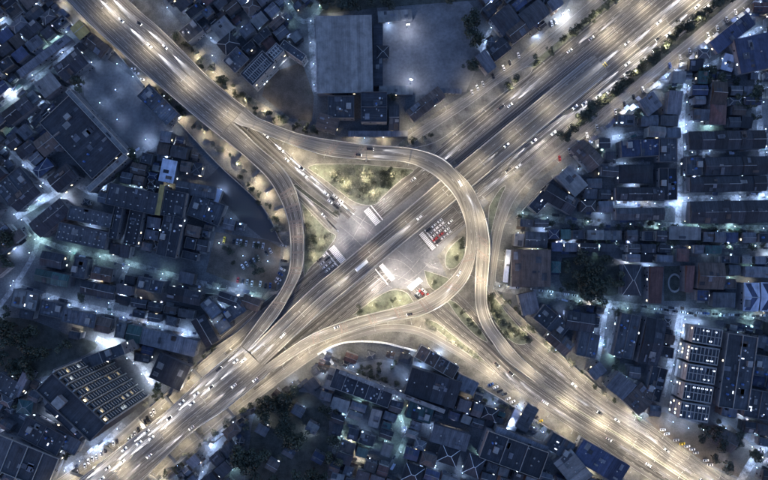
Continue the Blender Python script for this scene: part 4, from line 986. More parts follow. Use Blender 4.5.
# --- west
B('glowing blue-white sheet roof beside the dark apartments', 168, 171, 15, 22, 12, 8, 'shed', 'roof_white', rise=.5, cat='shed')
Bq('long black apartment roof with two rows of lights, left of the yellow wall', [(112, 183), (160, 194), (154, 215), (103, 203)], 14, colr='roof_black', vents=(7, 2), cat='apartment block')
B('narrow yellow lit roof strip between two dark apartment blocks', 160, 200, 5, 30, 10, 14, 'shed', 'roof_yellow', rise=.3, cat='stair block')
B('black dotted apartment roof right of the yellow strip', 174, 204, 22, 26, 10, 13, colr='roof_black', vents=(4, 4), cat='apartment block')
B('dark apartment roof with many pale vents, nearest the green-lit lane', 82, 236, 50, 18, 12, 12, colr='roof_dark', vents=(11, 3), cat='apartment block')
B('dark apartment roof with many pale vents, second row from the green-lit lane', 91, 217, 46, 14, 12, 12, colr='roof_dark', vents=(10, 2), cat='apartment block')
B('slim upright dark roof with a single column of vents', 116, 222, 9, 34, 12, 12, colr='roof_black', vents=(1, 8), cat='apartment block')
B('upright black roof with two columns of vents', 134, 226, 14, 38, 12, 12, colr='roof_black', vents=(2, 8), cat='apartment block')
B('tall black roof right of the lit gap in the apartments', 170, 236, 20, 42, 12, 13, colr='roof_black', bays=2, cat='apartment block')
B('grey roof patch above the parking lot', 206, 210, 34, 22, 20, 8, colr='roof_dark', bays=2)
B('flat grey roof under the glowing sheet roof', 196, 190, 40, 12, 10, 8, 'gable', 'roof_dark', bays=3)
B('small lit white-edged shed left of the dark empty lot', 216, 196, 9, 14, 20, 5, 'shed', 'roof_white', cat='shed')
B('brown roofed terrace with pale gables in the middle row', 102, 274, 20, 13, 12, 9, 'gable', 'roof_brown', bays=2, cat='terrace')
for i, (x, y, L, W, c, ds) in enumerate([(52, 260, 22, 14, 'roof_black', 'black square house at the west end of the middle rows'), (52, 278, 34, 12, 'roof_teal', 'dark teal terrace above the market lane, furthest west'), (80, 268, 14, 20, 'roof_dark', 'dark upright house in the middle rows'), (98, 290, 34, 13, 'roof_black', 'black terrace above the market lane by the short cross lane'), (150, 285, 26, 12, 'roof_dark', 'dark terrace right of the short cross lane'), (184, 296, 34, 13, 'roof_black', 'black terrace at the east end of the middle rows'),
        (25, 300, 26, 18, 'roof_pale', 'pale roof with one warm light at the west end of the market lane'), (52, 309, 24, 15, 'roof_dark', 'dark roof below the market lane next to the pale roof'), (79, 318, 34, 14, 'roof_grey', 'grey roof below the market lane facing the dark field'), (103, 325, 16, 14, 'roof_brown', 'brown roof below the market lane'), (121, 330, 10, 16, 'roof_pale', 'small bright pale roof below the market lane'), (134, 334, 14, 16, 'roof_teal', 'dark teal roof below the market lane')]):
    B(ds, x, y, L, W, 12, 8 + i % 3, 'flat' if c in ('roof_pale', 'roof_grey', 'roof_dark') else 'gable', c, bays=max(1, L // 13), leans=3, cat='house' if L < 24 else 'terrace')
B('long pinkish grey roof above the tower, along the market lane', 168, 342, 58, 16, 14, 9, 'shed', 'roof_grey', bays=4, rise=.8, leans=3, cat='terrace')
for x, y, L, W, a_, c, ds in ((211, 308, 20, 13, 50, 'roof_grey', 'grey upright roof in the triangular block by the viaduct'), (223, 326, 14, 12, -35, 'roof_pale', 'small pale square roof in the triangular block'), (234, 311, 22, 14, -35, 'roof_dark', 'dark roof in the middle of the triangular block'), (251, 303, 18, 12, 20, 'roof_brown', 'brownish roof at the tip of the triangular block'), (205, 331, 30, 14, 60, 'roof_black', 'black roof on the west side of the triangular block'), (228, 299, 20, 9, 20, 'roof_black', 'black roof on the upper edge of the triangular block')):
    B(ds, x, y, L, W, a_, 9, 'gable' if c in ('roof_black', 'roof_brown') else 'flat', c, cat='house')
# --- southwest
B('big ribbed roof with pale edge strips in the lower left corner', 22, 462, 66, 34, 22, 11, colr='roof_dark', bays=4, parapet='kerb', clutter=0, cat='hall')
B('round-ended teal-lit pavilion roof near the left edge', 25, 407, 15, 13, 10, 6, 'hip', 'roof_teal', cap='concrete', cat='pavilion')
B('grey roof with rows of vents at the left edge', 7, 386, 24, 18, 30, 9, colr='roof_dark', vents=(4, 3))
B('slim grey roof beside the teal pavilion', 22, 384, 8, 26, 30, 8, 'shed', 'roof_grey')
B('black roof under the tower podium', 42, 436, 44, 22, 28, 10, colr='roof_black', bays=2)
B('dark roof between the tower podium and the viaduct lane', 66, 442, 28, 16, 28, 9, colr='roof_dark')
B('dark blue flat roof between the tower and the market lane', 170, 372, 34, 26, 25, 9, 'shed', 'roof_black', rise=.6)
B('brown roofs of the tower gatehouse', 126, 401, 20, 14, -35, 7, 'gable', 'roof_brown', bays=3)
B('pale ribbed roof hard beside the lower left viaduct', 118, 408, 16, 10, -35, 7, 'shed', 'roof_pale', bays=2)
# the tower: a slab whose long face looks toward the junction
def tower():
    h = 62.0; k = S * (HC - h) / HC
    a, b, c = Vector((P(52, 372, h).x, P(52, 372, h).y)), Vector((P(106, 423, h).x, P(106, 423, h).y)), Vector((P(37, 391, h).x, P(37, 391, h).y))
    lx = (b - a).length / 2; ly = (c - a).length / 2; d = (a - b).normalized()
    rz = math.atan2(d.y, d.x); n_ = Vector((d.y, -d.x)) ; 
    mid = (a + b) / 2; inw = Vector((c - a)).normalized(); ctr = mid + inw * ly
    # local +Y must face the junction
    yv = Vector((-math.sin(rz), math.cos(rz)))
    if yv.dot(-inw) < 0: rz += math.pi
    root = link('apartment_tower', None, None, (ctr.x, ctr.y, 0), rz)
    reg(root, 'tall dark apartment tower with stacked balconies on the lower left', 'apartment tower')
    m = MB(); m.box(-lx, lx, -ly, ly, 0, h - .4, bottom=False, top=False); m.build('wall', 'wall_dark', root)
    m = MB(); m.box(-lx, lx, -ly, ly, h - .4, h); m.build('roof', 'roof_dark', root)
    m = MB()
    for q in ((-lx, lx, -ly - .01, -ly + .3), (-lx, lx, ly - .3, ly + .01), (-lx - .01, -lx + .3, -ly + .3, ly - .3), (lx - .3, lx + .01, -ly + .3, ly - .3)): m.box(*q, h, h + 1.2)
    m.build('parapet', 'concrete_dark', root)
    m = MB(); m.box(-3, 3, -3, 3, 0, 4); m.box(-3.3, 3.3, -3.3, 3.3, 4, 4.3, 1); t = m.build('lift_house', ['wall_grey', 'concrete'], root); t.location = (-lx * .3, -ly * .2, h)
    for i in range(7): put('ac_unit', 'ac', ac_mesh, root, (rb.uniform(-.8, .8) * lx, -ly * .6, h)); 
    nb, nf = 8, 18; fh = (h - 3) / nf
    def bal():
        m = MB(); wd = lx / nb * .55; m.box(-wd, wd, 0, 1.5, 0, .16); m.box(-wd, wd, 1.42, 1.52, .16, 1.05); m.box(-wd, -wd + .1, 0, 1.42, .16, 1.05); m.box(wd - .1, wd, 0, 1.42, .16, 1.05); return m.mesh('balcony', 'kerb')
    for i in range(nb + 1):
        m = MB(); x = -lx + 2 * lx * i / nb; m.box(x - .42, x + .42, ly + .02, ly + 1.9, 0, h + .6); m.build('fin', 'kerb', root)
    for i in range(nb):
        x = -lx + 2 * lx * (i + .5) / nb
        for f in range(nf):
            z = 3 + f * fh; put('balcony', 'balc', bal, root, (x, ly + .01, z))
            l = rb.random(); mat = 'window_warm' if l < .06 else 'window_cool' if l < .12 else 'glass_dark'
            put('window', 'twin' + mat, lambda mt=mat: win_mesh(mt), root, (x, ly + .03, z + .5), 0, (1.5, 1, 1.4))
    mark([to_px(root.location + Matrix.Rotation(rz, 3, 'Z') @ Vector(v)) for v in ((-lx, -ly, 0), (lx, -ly, 0), (lx, ly + 2, 0), (-lx, ly + 2, 0))])
tower()
Bq('dark upper wing of the tower with pale long ribs', [(52, 370), (120, 344), (126, 352), (60, 381)], 30, colr='roof_dark', parapet='concrete', bays=3, clutter=.3, cat='apartment block', mk=True)
B('black podium block at the foot of the tower', 66, 418, 48, 14, 44, 14, colr='roof_black', clutter=.4, mk=True)
# --- south
B('long black terrace below the blue-lit court, with a lit upper edge', 362, 388, 62, 20, 20, 10, colr='roof_black', bays=5, parapet='concrete', cat='terrace')
B('long thin pale walkway roof along the upper edge of the black terrace', 392, 391.5, 113, 3.4, 21, 12, 'shed', 'roof_pale', bays=6, rise=.2, cat='walkway roof')
B('black hall right of the long black terrace', 433, 388, 52, 27, 17, 11, 'shed', 'roof_black', bays=4, rise=1., cat='hall')
B('pale upright roof at the left end of the blue-lit court', 332, 379, 12, 21, 18, 8, 'shed', 'roof_pale', rise=.5, cat='shed')
B('pale roof below the long black terrace', 340, 405, 18, 12, 18, 7, 'shed', 'roof_pale', rise=.5, cat='shed')
B('brown house with a pale wall and a grey roof patch by the plaza', 280, 397, 16, 8, 40, 7, 'gable', 'roof_brown', cat='house')
B('grey roof patch in front of the brown house', 277, 405, 14, 9, -38, 6, 'shed', 'roof_pale', rise=.4, cat='shed')
B('grey block on the south wall of the slip road', 437, 362, 44, 14, 30, 8, colr='roof_brown', bays=4, parapet='kerb')
B('pale grey roof on the corner by the lower right road wall', 466, 385, 22, 14, 25, 8, 'shed', 'roof_grey', rise=.5)
B('grey tapering roof in the southern houses', 450, 438, 38, 17, 16, 8, 'shed', 'roof_grey', bays=2, rise=.6)
B('dark hipped roof with white crossing ridges under the grey tapering roof', 449, 455, 20, 18, 18, 7, 'hip', 'roof_black', cap='paint_white', cat='house')
B('dark hipped roof with white crossing ridges at the bottom edge', 413, 474, 19, 17, 18, 7, 'hip', 'roof_black', cap='paint_white', cat='house')
B('dark hipped roof with white crossing ridges right of the striped lane', 474, 466, 17, 20, 22, 7, 'hip', 'roof_black', cap='paint_white', cat='house')
B('big dark hall with pale rim on the lower right of the southern block', 514, 455, 64, 28, 20, 13, colr='roof_black', bays=3, parapet='concrete', clutter=.4, cat='hall')
B('pale sloping annex along the top of the big dark hall', 521, 441, 56, 9, 22, 11, 'shed', 'roof_grey', bays=5, rise=.7, mk=True)
B('brilliant white lit roof wall beside the glaring lamp', 514, 422, 26, 9, -65, 4.2, 'shed', 'roof_white', rise=.5, cat='shed')
B('dark roof right of the brilliant white roof', 527, 418, 26, 12, -62, 8, 'gable', 'roof_dark')
B('ribbed blue-white fan roof at the bottom edge', 573, 469, 34, 22, 50, 9, 'shed', 'roof_pale', bays=6, rise=1.2, cat='hall')
B('dark blue slab roof running off the bottom edge beside the road', 601, 462, 54, 22, 30, 9, 'shed', 'roof_blue', bays=3, rise=.6, cat='hall')
B('grey-blue roof left of the dark blue slab', 560, 446, 26, 18, 30, 8, colr='roof_dark', bays=2)
B('pale roof in the garden houses', 375, 418, 11, 18, 15, 7, 'shed', 'roof_pale', cat='house')
B('small pale roof on the garden lane', 387, 450, 10, 12, 18, 6, 'shed', 'roof_pale', cat='house')
B('dark teal flat roof with lit edge under the black hall', 420, 412, 26, 18, 17, 8, colr='roof_teal')
# --- east
Bq('pale grey stepped roof beside the lower frontage road', [(555, 179), (568, 167), (589, 182), (577, 196)], 9, roof='shed', colr='roof_pale', rise=.5)
B('brown hipped house above the pale stepped roof', 588, 155, 30, 18, 48, 8, 'gable', 'roof_brown', bays=2, cat='house')
B('dark house right below the pale stepped roof', 560, 199, 34, 17, 30, 8, 'gable', 'roof_black', bays=3, cat='house')
B('dark house with pale rim walls by the green-lit lane', 540, 202, 22, 12, -48, 7, colr='roof_black', parapet='concrete', cat='house')
Bq('big dark brown shed roof behind the pale wall strip', [(512, 250), (551, 250), (550, 288), (511, 285)], 10, roof='shed', colr='roof_brown', bays=4, rise=.8, cat='hall')
B('bright pale wall strip house beside the exit ramp', 507, 266, 5, 32, 6, 7, 'shed', 'roof_white', rise=.3, cat='house')
B('small lit house with a pale roof above the pale wall strip', 519, 240, 10, 12, 5, 6, 'shed', 'roof_pale', cat='house')
B('dark row house beside the lit small house', 536, 240, 22, 16, 2, 7, 'gable', 'roof_dark', bays=3, cat='house')
Bq('large dark blue roof next to the parked shops in the upper right', [(709, 43), (747, 13), (754, 23), (719, 55)], 10, roof='shed', colr='roof_blue', bays=3, rise=.8, cat='hall')
Bq('large dark blue-black hall on the upper right edge', [(736, 40), (800, 26), (800, 66), (738, 68)], 11, roof='shed', colr='roof_blue', bays=4, rise=.9, cat='hall')
B('ribbed lit awning block between the two blue halls', 728, 63, 12, 15, 15, 5, 'shed', 'roof_white', bays=4, cat='shed')
B('dark blue flat roof left of the main east alley', 641, 148, 40, 17, -3, 9, colr='roof_blue', bays=2)
B('grey roof at the top of the main east alley, left', 674, 103, 14, 22, 3, 8, 'shed', 'roof_grey', cat='house')
B('grey square roof beside the lower frontage shops', 650, 104, 18, 17, -38, 8, 'shed', 'roof_grey', cat='house')
B('small pale rectangular roof right of the main east alley', 701, 115, 16, 10, 2, 7, 'shed', 'roof_grey', cat='house')
B('reddish square roof right of the small pale roof', 718, 113, 16, 22, 3, 8, 'hip', 'roof_red', cat='house')
B('brownish tall roof above the reddish roof', 719, 93, 14, 22, 5, 9, 'gable', 'roof_brown', cat='house')
for ds, x, y, L, W, bays in (('long black row block between the crossing alley and upper row alley', 727, 140, 76, 18, 6), ('long black row block below the upper row alley', 736, 166, 62, 18, 5), ('long black row block above the lower row alley', 728, 184, 76, 15, 6), ('long dark row block below the lower row alley', 730, 212, 80, 22, 6)):
    B(ds, x, y, L, W, -1, 9, 'gable', 'roof_black', bays=bays, leans=5, cat='row block')
B('small dark block at the left end of the upper row alley', 694, 166, 16, 18, 0, 8, colr='roof_dark', leans=2)
B('row block with lit awnings along its lower edge', 640, 194, 48, 13, 0, 9, 'gable', 'roof_black', bays=4, leans=4, cat='row block')
B('row block just below the lit awning alley', 640, 214, 48, 12, 0, 9, 'gable', 'roof_dark', bays=4, leans=4, cat='row block')
B('dark upright block left of the main east alley', 668, 150, 18, 24, 0, 9, colr='roof_dark'); B('second dark upright block left of the main east alley', 668, 184, 18, 32, 0, 9, colr='roof_black', bays=2)
B('dark block under the dark blue flat roof', 636, 174, 34, 18, 0, 8, 'hip', 'roof_black')
B('pale flat roof beside the green-lit canal lane', 685, 233, 32, 13, 1, 7, 'shed', 'roof_pale', rise=.4)
B('reddish small roof in the house lane row', 683, 255, 12, 12, 2, 7, 'hip', 'roof_red', cat='house')
B('reddish ribbed upright roof left of the oval garden', 655, 285, 13, 36, 1, 8, 'shed', 'roof_red', bays=1)
B('brown ribbed roof right of the oval garden', 711, 276, 26, 26, 2, 9, 'gable', 'roof_brown', bays=4)
B('dark red upright roof touching the oval garden', 689, 279, 8, 26, 1, 8, 'shed', 'roof_red')
for i, sx in enumerate((0, 1)):
    hb_ = B('white roof half with a dark blue chevron, %s one of the pair' % ('left', 'right')[i], 751 + sx * 17, 297, 15, 28, 2, 8, 'gable', 'roof_white', rise=1.4, cat='church hall')
    k_ = S * (HC - 8) / HC / 2; lx_, ly_ = 15 * k_, 28 * k_
    for sy in (-1, 1):
        m = MB(); q_ = [(-.85, .96), (-.1, .96), (.75, .03), (.0, .03)]
        m.add([(a_ * lx_, sy * b_ * ly_, 8.0 + .24 + 1.4 * (1 - b_)) for a_, b_ in q_] + [(a_ * lx_, sy * b_ * ly_, 8.0 + .16 + 1.4 * (1 - b_)) for a_, b_ in q_], [(0, 1, 2, 3), (7, 6, 5, 4), (0, 1, 5, 4), (1, 2, 6, 5), (2, 3, 7, 6), (3, 0, 4, 7)]); m.build('chevron_panel', 'roof_blue', hb_)
B('ridged pale roof above the white chevron roofs', 758, 272, 26, 10, 2, 7, 'gable', 'roof_grey', cat='house')
B('dark roof on the left of the white chevron roofs', 724, 300, 22, 14, 2, 7, 'hip', 'roof_dark', cat='house')
B('dark square block left of the reddish ribbed roof', 632, 280, 18, 30, 2, 8, 'hip', 'roof_black', cat='house')
# southeast
Bq('pale grey lot roof at the corner below the east cross street', [(514, 297), (531, 293), (541, 305), (530, 319)], 7, roof='shed', colr='roof_grey', rise=.4)
for ds, x, y, L, W, a_, c in (('dark terrace behind the pale corner roof', 552, 322, 34, 18, 40, 'roof_dark'), ('black roofed lot house below the east cross street', 580, 322, 28, 18, 8, 'roof_black'), ('dark roof left of the slot alley', 588, 345, 20, 24, 12, 'roof_dark'), ('dark terrace between slot alley and wide lit alley', 627, 336, 20, 44, 12, 'roof_dark'), ('second dark terrace beside the wide lit alley', 652, 342, 20, 46, 12, 'roof_black'), ('brownish house row by the lower right road', 560, 342, 26, 15, 40, 'roof_brown')):
    B(ds, x, y, L, W, a_, 9, 'flat' if c == 'roof_dark' else 'gable', c, bays=2, leans=3, cat='terrace')
B('pale grey tilted roof beside the lower right road', 621, 386, 23, 20, 38, 9, 'shed', 'roof_grey', rise=.6)
B('dark roof with brown stripes hard beside the lower right road', 640, 399, 26, 22, -45, 9, 'shed', 'roof_brown', bays=4, rise=.6)
B('small grey roof on the road edge above the tilted roof', 597, 371, 16, 12, -40, 7, 'shed', 'roof_grey', cat='house')
B('dark upright roof left of the louvred apartments', 656, 384, 16, 34, 15, 9, colr='roof_black', bays=2)
for i in range(5):
    y = 336 + i * 19; x = 707 - i * 3.2
    o = B(('topmost', 'second', 'middle', 'fourth', 'lowest')[i] + ' louvred bay of the brightly lit apartment rows', x, y, 29, 17, 9, 15, colr='roof_grey' if i == 2 else 'roof_dark', parapet='kerb', clutter=0, lit=.8, wall='wall_pale', cat='apartment block')
    louvres(o, 29 * .36, 17 * .36, 15.0, 7, 'concrete', .25, .6)
    for j in range(7):
        if rb.random() < .75: put('skylight', 'skyl', skylight_mesh, o, (-9 + j * 3, rb.choice((-3.6, 3.6, 3.6)), 15), 1.57, (1.2, rb.uniform(.5, 1.1), 1))
B('long dark grey block right of the louvred apartments', 738, 372, 30, 74, 8, 14, colr='roof_dark', bays=2, parapet='concrete')
B('pale rooftop box building at the right edge', 762, 366, 16, 20, 8, 11, colr='roof_grey')
B('dark block above the corner lot on the right edge', 760, 405, 30, 28, 10, 10, colr='roof_dark', bays=2)
B('small brown house at the lower right corner', 726, 440, 22, 18, 30, 6, 'gable', 'roof_brown', cat='house')
# north-right houses
for ds, x, y, L, W, c, rf in (('black house roof above the corner shop lane', 506, 20, 24, 22, 'roof_black', 'hip'), ('dark house nearest the glaring top lamp', 534, 14, 26, 18, 'roof_dark', 'gable'), ('brown house between the black roofs and the upper frontage', 517, 31, 20, 15, 'roof_brown', 'gable'), ('grey-blue tall roof at the foot of the corner shop lane', 486, 62, 12, 20, 'roof_grey', 'shed'), ('dark roof above the grey-blue tall roof', 499, 49, 20, 14, 'roof_black', 'gable')):
    B(ds, x, y, L, W, -38, 8, rf, c, cat='house', leans=1)

for x, y, c, ds in ((262, 430, 'roof_grey', 'grey'), (289, 452, 'roof_dark', 'dark grey'), (312, 428, 'roof_pale', 'pale'), (272, 466, 'roof_brown', 'brown'), (318, 458, 'roof_blue', 'blue'), (298, 411, 'roof_grey', 'small grey')):
    B(f'{ds} roofed house standing alone in the southern grove', x, y, 12, 9, 30, 7, 'gable', c, cat='house', group='grove houses', key=x, tail='from the west'); GROVE_HOUSES.append((x, y))
LAND += [('pale warehouse', 345, 55), ('louvred hotel', 258, 68), ('dark hall', 86, 141), ('white canopies', 44, 56), ('dotted apartments', 110, 215), ('parking lot', 245, 260), ('triangular block', 228, 318), ('market lane', 110, 312),
         ('tower', 85, 400), ('lower left hall', 22, 462), ('blue-lit court', 380, 375), ('long black terrace', 362, 390), ('grey tapering roof', 450, 438), ('big southern hall', 514, 455), ('blue slab roof', 601, 462), ('tree field', 285, 440), ('pale stepped roof', 572, 180), ('brown shed hall', 531, 268),
         ('dark blue hall', 730, 35), ('main east alley', 681, 150), ('far east alley', 760, 130), ('awning alley', 640, 204), ('oval garden', 675, 283), ('white chevron roofs', 760, 297), ('slot alley', 601, 335), ('wide lit alley', 672, 356), ('louvred apartments', 703, 370), ('corner lot', 710, 440), ('paved yard', 425, 50), ('corner shop lane', 490, 30), ('glaring top lamp', 560, 19), ('viaduct yard', 120, 100), ('plaza', 215, 445), ('reddish roof', 718, 113), ('loop ramp', 440, 215)]
# --- the smaller houses that fill the blocks
def fill(poly, ang, sizes, pal, n_max, hgt=(6, 9), seed=1, step=3, margin=1.0, noun='house'):
    r_ = random.Random(seed); a = R(ang); ca, sa = math.cos(a), math.sin(a)
    xs = [p[0] for p in poly]; ys = [p[1] for p in poly]; cx, cy = sum(xs) / len(xs), sum(ys) / len(ys)
    Rr = max(math.dist((cx, cy), p) for p in poly); cnt = 0; v = -Rr
    while v < Rr and cnt < n_max:
        got = False; u = -Rr; rowh = r_.uniform(*sizes[1])
        while u < Rr and cnt < n_max:
            L = r_.uniform(*sizes[0]); W = rowh * r_.uniform(.85, 1.0)
            ok = True; pts = []
            for i in (-.5, -.25, 0, .25, .5):
                for j in (-.5, 0, .5):
                    x, y = cx + ca * (u + i * (L + margin)) - sa * (v + j * (W + margin)), cy + sa * (u + i * (L + margin)) + ca * (v + j * (W + margin)); pts.append((x, y))
                    if occ(x, y) or not pip(x, y, poly): ok = False; break
                if not ok: break
            if ok:
                x, y = cx + ca * u - sa * v, cy + sa * u + ca * v; c = r_.choice(pal); rf = r_.choice(('flat', 'gable', 'gable', 'hip', 'shed')); h = r_.uniform(*hgt)
                word = {'flat': 'flat', 'gable': 'gabled', 'hip': 'hipped', 'shed': 'lean-roofed'}[rf]; sz = 'narrow' if W < 8.5 else 'long' if L > 17 else 'small' if L < 11.5 else 'mid-sized'
                if -10 < x < 778 and -10 < y < 490:
                    building(f'{sz} {ROOFWORD[c]} {word} {noun} {near(x, y)}', x, y, L, W, ang + r_.uniform(-3, 3), h, rf, c, rb.choice(('wall_grey', 'wall_pale', 'wall_dark')), bays=2 if L > 17 else 1, cat=noun, group='houses filling the blocks', ground=True, key=x, tail='from the west', leans=r_.choice((1, 2, 2, 3)), clutter=.8); cnt += 1; got = True
                u += L + r_.choice((.9, 1.2, 1.6, 2.5))
            else: u += step
        v += (rowh + r_.choice((.9, 1.4, 2.6))) if got else 2.5
dark = ['roof_black'] * 4 + ['roof_dark'] * 5 + ['roof_grey'] * 2 + ['roof_brown'] * 2 + ['roof_blue']
mixed = dark + ['roof_grey', 'roof_grey', 'roof_pale', 'roof_teal', 'roof_red']
for i, (poly, ang, sizes, pal, nm) in enumerate([
    ([(-10, -10), (46, -10), (98, 40), (84, 62), (0, 112), (-10, 112)], -38, ((11, 20), (8, 14)), dark, 36),
    ([(-10, 112), (60, 96), (70, 190), (40, 240), (-10, 300)], -40, ((11, 19), (8, 14)), dark, 22),
    ([(105, 150), (165, 122), (215, 165), (280, 240), (276, 292), (205, 352), (150, 395), (20, 340), (36, 240), (105, 180)], 12, ((9, 16), (7, 12)), dark, 40),
    ([(-10, 372), (40, 378), (150, 395), (110, 430), (60, 475), (-10, 490)], 28, ((10, 16), (8, 12)), dark, 14),
    ([(150, -10), (312, -10), (314, 60), (262, 74), (248, 92), (180, 15)], -40, ((10, 18), (8, 13)), mixed, 30),
    ([(478, -10), (575, -10), (556, 20), (480, 80), (472, 60)], -38, ((10, 17), (8, 12)), dark, 8),
    ([(505, 232), (556, 164), T(46, 30), T(46, 230), (776, -8), (776, 312), (640, 304), (556, 292), (500, 284)], 1, ((9, 18), (7, 12)), mixed, 86),
    ([(508, 296), (640, 310), (776, 322), (776, 486), (745, 474), (660, 428), (560, 350)], 10, ((9, 16), (8, 13)), dark, 46),
    ([(318, 350), (412, 350), (480, 392), (600, 465), (622, 490), (320, 490)], 18, ((9, 17), (7, 12)), mixed, 66),
    ([(128, 492), (165, 476), (262, 400), (320, 360), (335, 400), (330, 490)], -38, ((10, 16), (8, 12)), dark, 24)]):
    fill(poly, ang, sizes, pal, nm, seed=40 + i, margin=.6)
    fill(poly, ang, ((5.5, 9), (4.5, 7)), pal + ['roof_grey', 'roof_pale'], 14, (3, 5), seed=80 + i, step=2, margin=.4, noun='hut')

# white canopies beside the school walkway, and the shop awnings under the frontage lights
def awning(x, y, rz, w_, d_, mat, desc, grp, z=3.0):
    m = MB(); m.add([(-w_, -d_, z + .25), (w_, -d_, z + .25), (w_, d_, z - .25), (-w_, d_, z - .25), (-w_, -d_, z + .33), (w_, -d_, z + .33), (w_, d_, z - .17), (-w_, d_, z - .17)], [(3, 2, 1, 0), (4, 5, 6, 7), (0, 1, 5, 4), (1, 2, 6, 5), (2, 3, 7, 6), (3, 0, 4, 7)])
    o = m.build('awning', mat); o.location = P(x, y); o.rotation_euler = (0, 0, rz)
    p = MB()
    for i in (-1, 1):
        for j in (-1, 1): p.bar((i * (w_ - .1), j * (d_ - .1), 0), (i * (w_ - .1), j * (d_ - .1), z - .2 * j), .05)
    for j in (-1, 1): p.bar((-(w_ - .1), j * (d_ - .1), z - .2 * j - .05), (w_ - .1, j * (d_ - .1), z - .2 * j - .05), .05); p.bar((j * (w_ - .1), d_ - .1, z - .25), (j * (w_ - .1), .1 - d_, z + .15), .05)
    p.build('awning_frame', 'metal', o); reg(o, desc, 'awning', grp, x)
for i in range(11): awning(26 + i * 4.1, 76.5 - i * 3.1, R(38), 1.15, .8, 'roof_white', 'small white canopy along the grey walkway', 'white canopies')
for t, s0, s1, nn in ((45.5, 70, 235, 34), (46, -30, 60, 14)):
    for i in range(nn):
        s = s0 + (s1 - s0) * (i + rl.uniform(.1, .9)) / nn; x, y = T(t + rl.uniform(2.2, 5.5), s)
        if occ(x, y): continue
        awning(x, y, R(39), rl.uniform(1.4, 3), rl.uniform(1, 1.8), rl.choice(['roof_white', 'roof_pale', 'roof_pale', 'roof_blue', 'roof_grey']), 'shop awning along the lower highway frontage', 'shop awnings')
        if rl.random() < .6: lamp('alley', P(x + 1.5, y + 1.5), rl.uniform(0, 6), P_COOL * rl.choice((.3, .7, 1.4)), COOL, 'lamp among the shop awnings on the lower highway frontage', x, 'from the west', 'shop lamps')
for nm_, wd_, pts, *_ in ALLEYS:
    if nm_ in ('canal walk', 'tower approach', 'corner approach', 'far west lane', 'warehouse lane', 'white wall lane', 'narrow north lane'): continue
    a, b = pair_from_center(pts, 1, 3); stt = Strip(a, b, 0.); d = 2; wd_ *= S
    while d < stt.len:
        p = stt.at(d); q = to_px(p); o_ = rl.uniform(.28, .62) * wd_ * rl.choice((-1, 1)); rz = stt.head(d)
        x, y = q[0] - math.sin(rz) * o_ / S, q[1] - math.cos(rz) * o_ / S
        if rl.random() < .5 and 0 < x < 768 and 0 < y < 480: awning(x, y, rz + rl.uniform(-.15, .15), rl.uniform(.8, 2.6), rl.uniform(.5, 1.2), rl.choice(['roof_grey', 'roof_pale', 'roof_pale', 'roof_white', 'roof_blue', 'roof_dark', 'roof_brown', 'roof_teal']), f'stall awning over the {nm_}', 'stall awnings', rl.uniform(2.6, 3.2))
        d += rl.uniform(3.5, 7)
# chevrons on the white hall roofs are blue panels of the roof; the oval garden ring
mb = MB(); n = 40; c0 = P(674.5, 283)
for i in range(n):
    vs = [(c0.x + math.cos(a_) * r_ * .8, c0.y + math.sin(a_) * r_ * 1.15, .16) for a_, r_ in ((2 * math.pi * i / n, 5), (2 * math.pi * (i + 1) / n, 5), (2 * math.pi * (i + 1) / n, 6.3), (2 * math.pi * i / n, 6.3))]
    mb.add(vs, [(0, 1, 2, 3)])
structure(mb.build('path', 'concrete')); 

# ------------------------------------------------------------------ walls and fences
def wall_line(name, pts, h, th, mat, desc, cat, grp=None, cap=None):
    st = pair_from_center(pts, 1, 5); stt = Strip(*st, 0.0); mb = MB()
    vs = []
    for d in stt.u:
        c = stt.at(d); a = stt.head(d) + math.pi / 2; n_ = Vector((math.cos(a), math.sin(a), 0)) * th / 2
        vs += [c + n_, c - n_, c - n_ + Vector((0, 0, h)), c + n_ + Vector((0, 0, h))]
    n = len(stt.u); mb.add(vs, [(4 * i + j, 4 * i + (j + 1) % 4, 4 * i + 4 + (j + 1) % 4, 4 * i + 4 + j) for i in range(n - 1) for j in range(4)] + [(0, 1, 2, 3), (4 * n - 1, 4 * n - 2, 4 * n - 3, 4 * n - 4)])
    o = mb.build(name, mat); reg(o, desc, cat, grp)
    pm = MB(); d = 1.
    pm.box(-.22, .22, -.22, .22, 0, h + .25); me = pm.mesh('post', 'kerb')
    while d < stt.len:
        p = stt.at(d); link('post', me, o, (p.x, p.y, 0), stt.head(d)); d += 6
wall_line('boundary_wall', [(318, 354), (330, 347), (346, 342), (366, 341), (386, 343), (402, 347), (418, 351)], 2.2, 1.1, 'paint_white', 'curved white wall between the slip road and the blue-lit court', 'wall')
wall_line('boundary_wall', [(323, 350), (328, 356), (333, 364)], 2.2, 1.6, 'paint_white', 'short white wall spur running down from the curved white wall', 'wall')
wall_line('boundary_wall', [(412, 371), (418, 352), (450, 366), (478, 385), (520, 410), (580, 448), (620, 474)], 2.4, .5, 'concrete', 'long wall along the lower side of the lower right road', 'wall')
wall_line('boundary_wall', [(110, 45), (150, 91), (170, 112), (216, 162), (263, 207), (279, 238), (285, 246)], 1.8, .5, 'concrete', 'wall along the outer side of the dusty western verge', 'wall')
wall_line('boundary_wall', [(205, 293), (240, 296), (260, 298), (261, 306), (240, 330), (204, 354)], 2, .5, 'concrete', 'wall round the triangular block beside the viaduct', 'wall')
wall_line('boundary_wall', [(150, 408), (180, 381), (218, 348)], 1.8, .4, 'concrete', 'wall beside the lower left viaduct above its pier caps', 'wall')
wall_line('boundary_wall', [(496, 292), (520, 316), (560, 354), (600, 389)], 2, .4, 'concrete', 'wall along the upper side of the lower right road', 'wall')
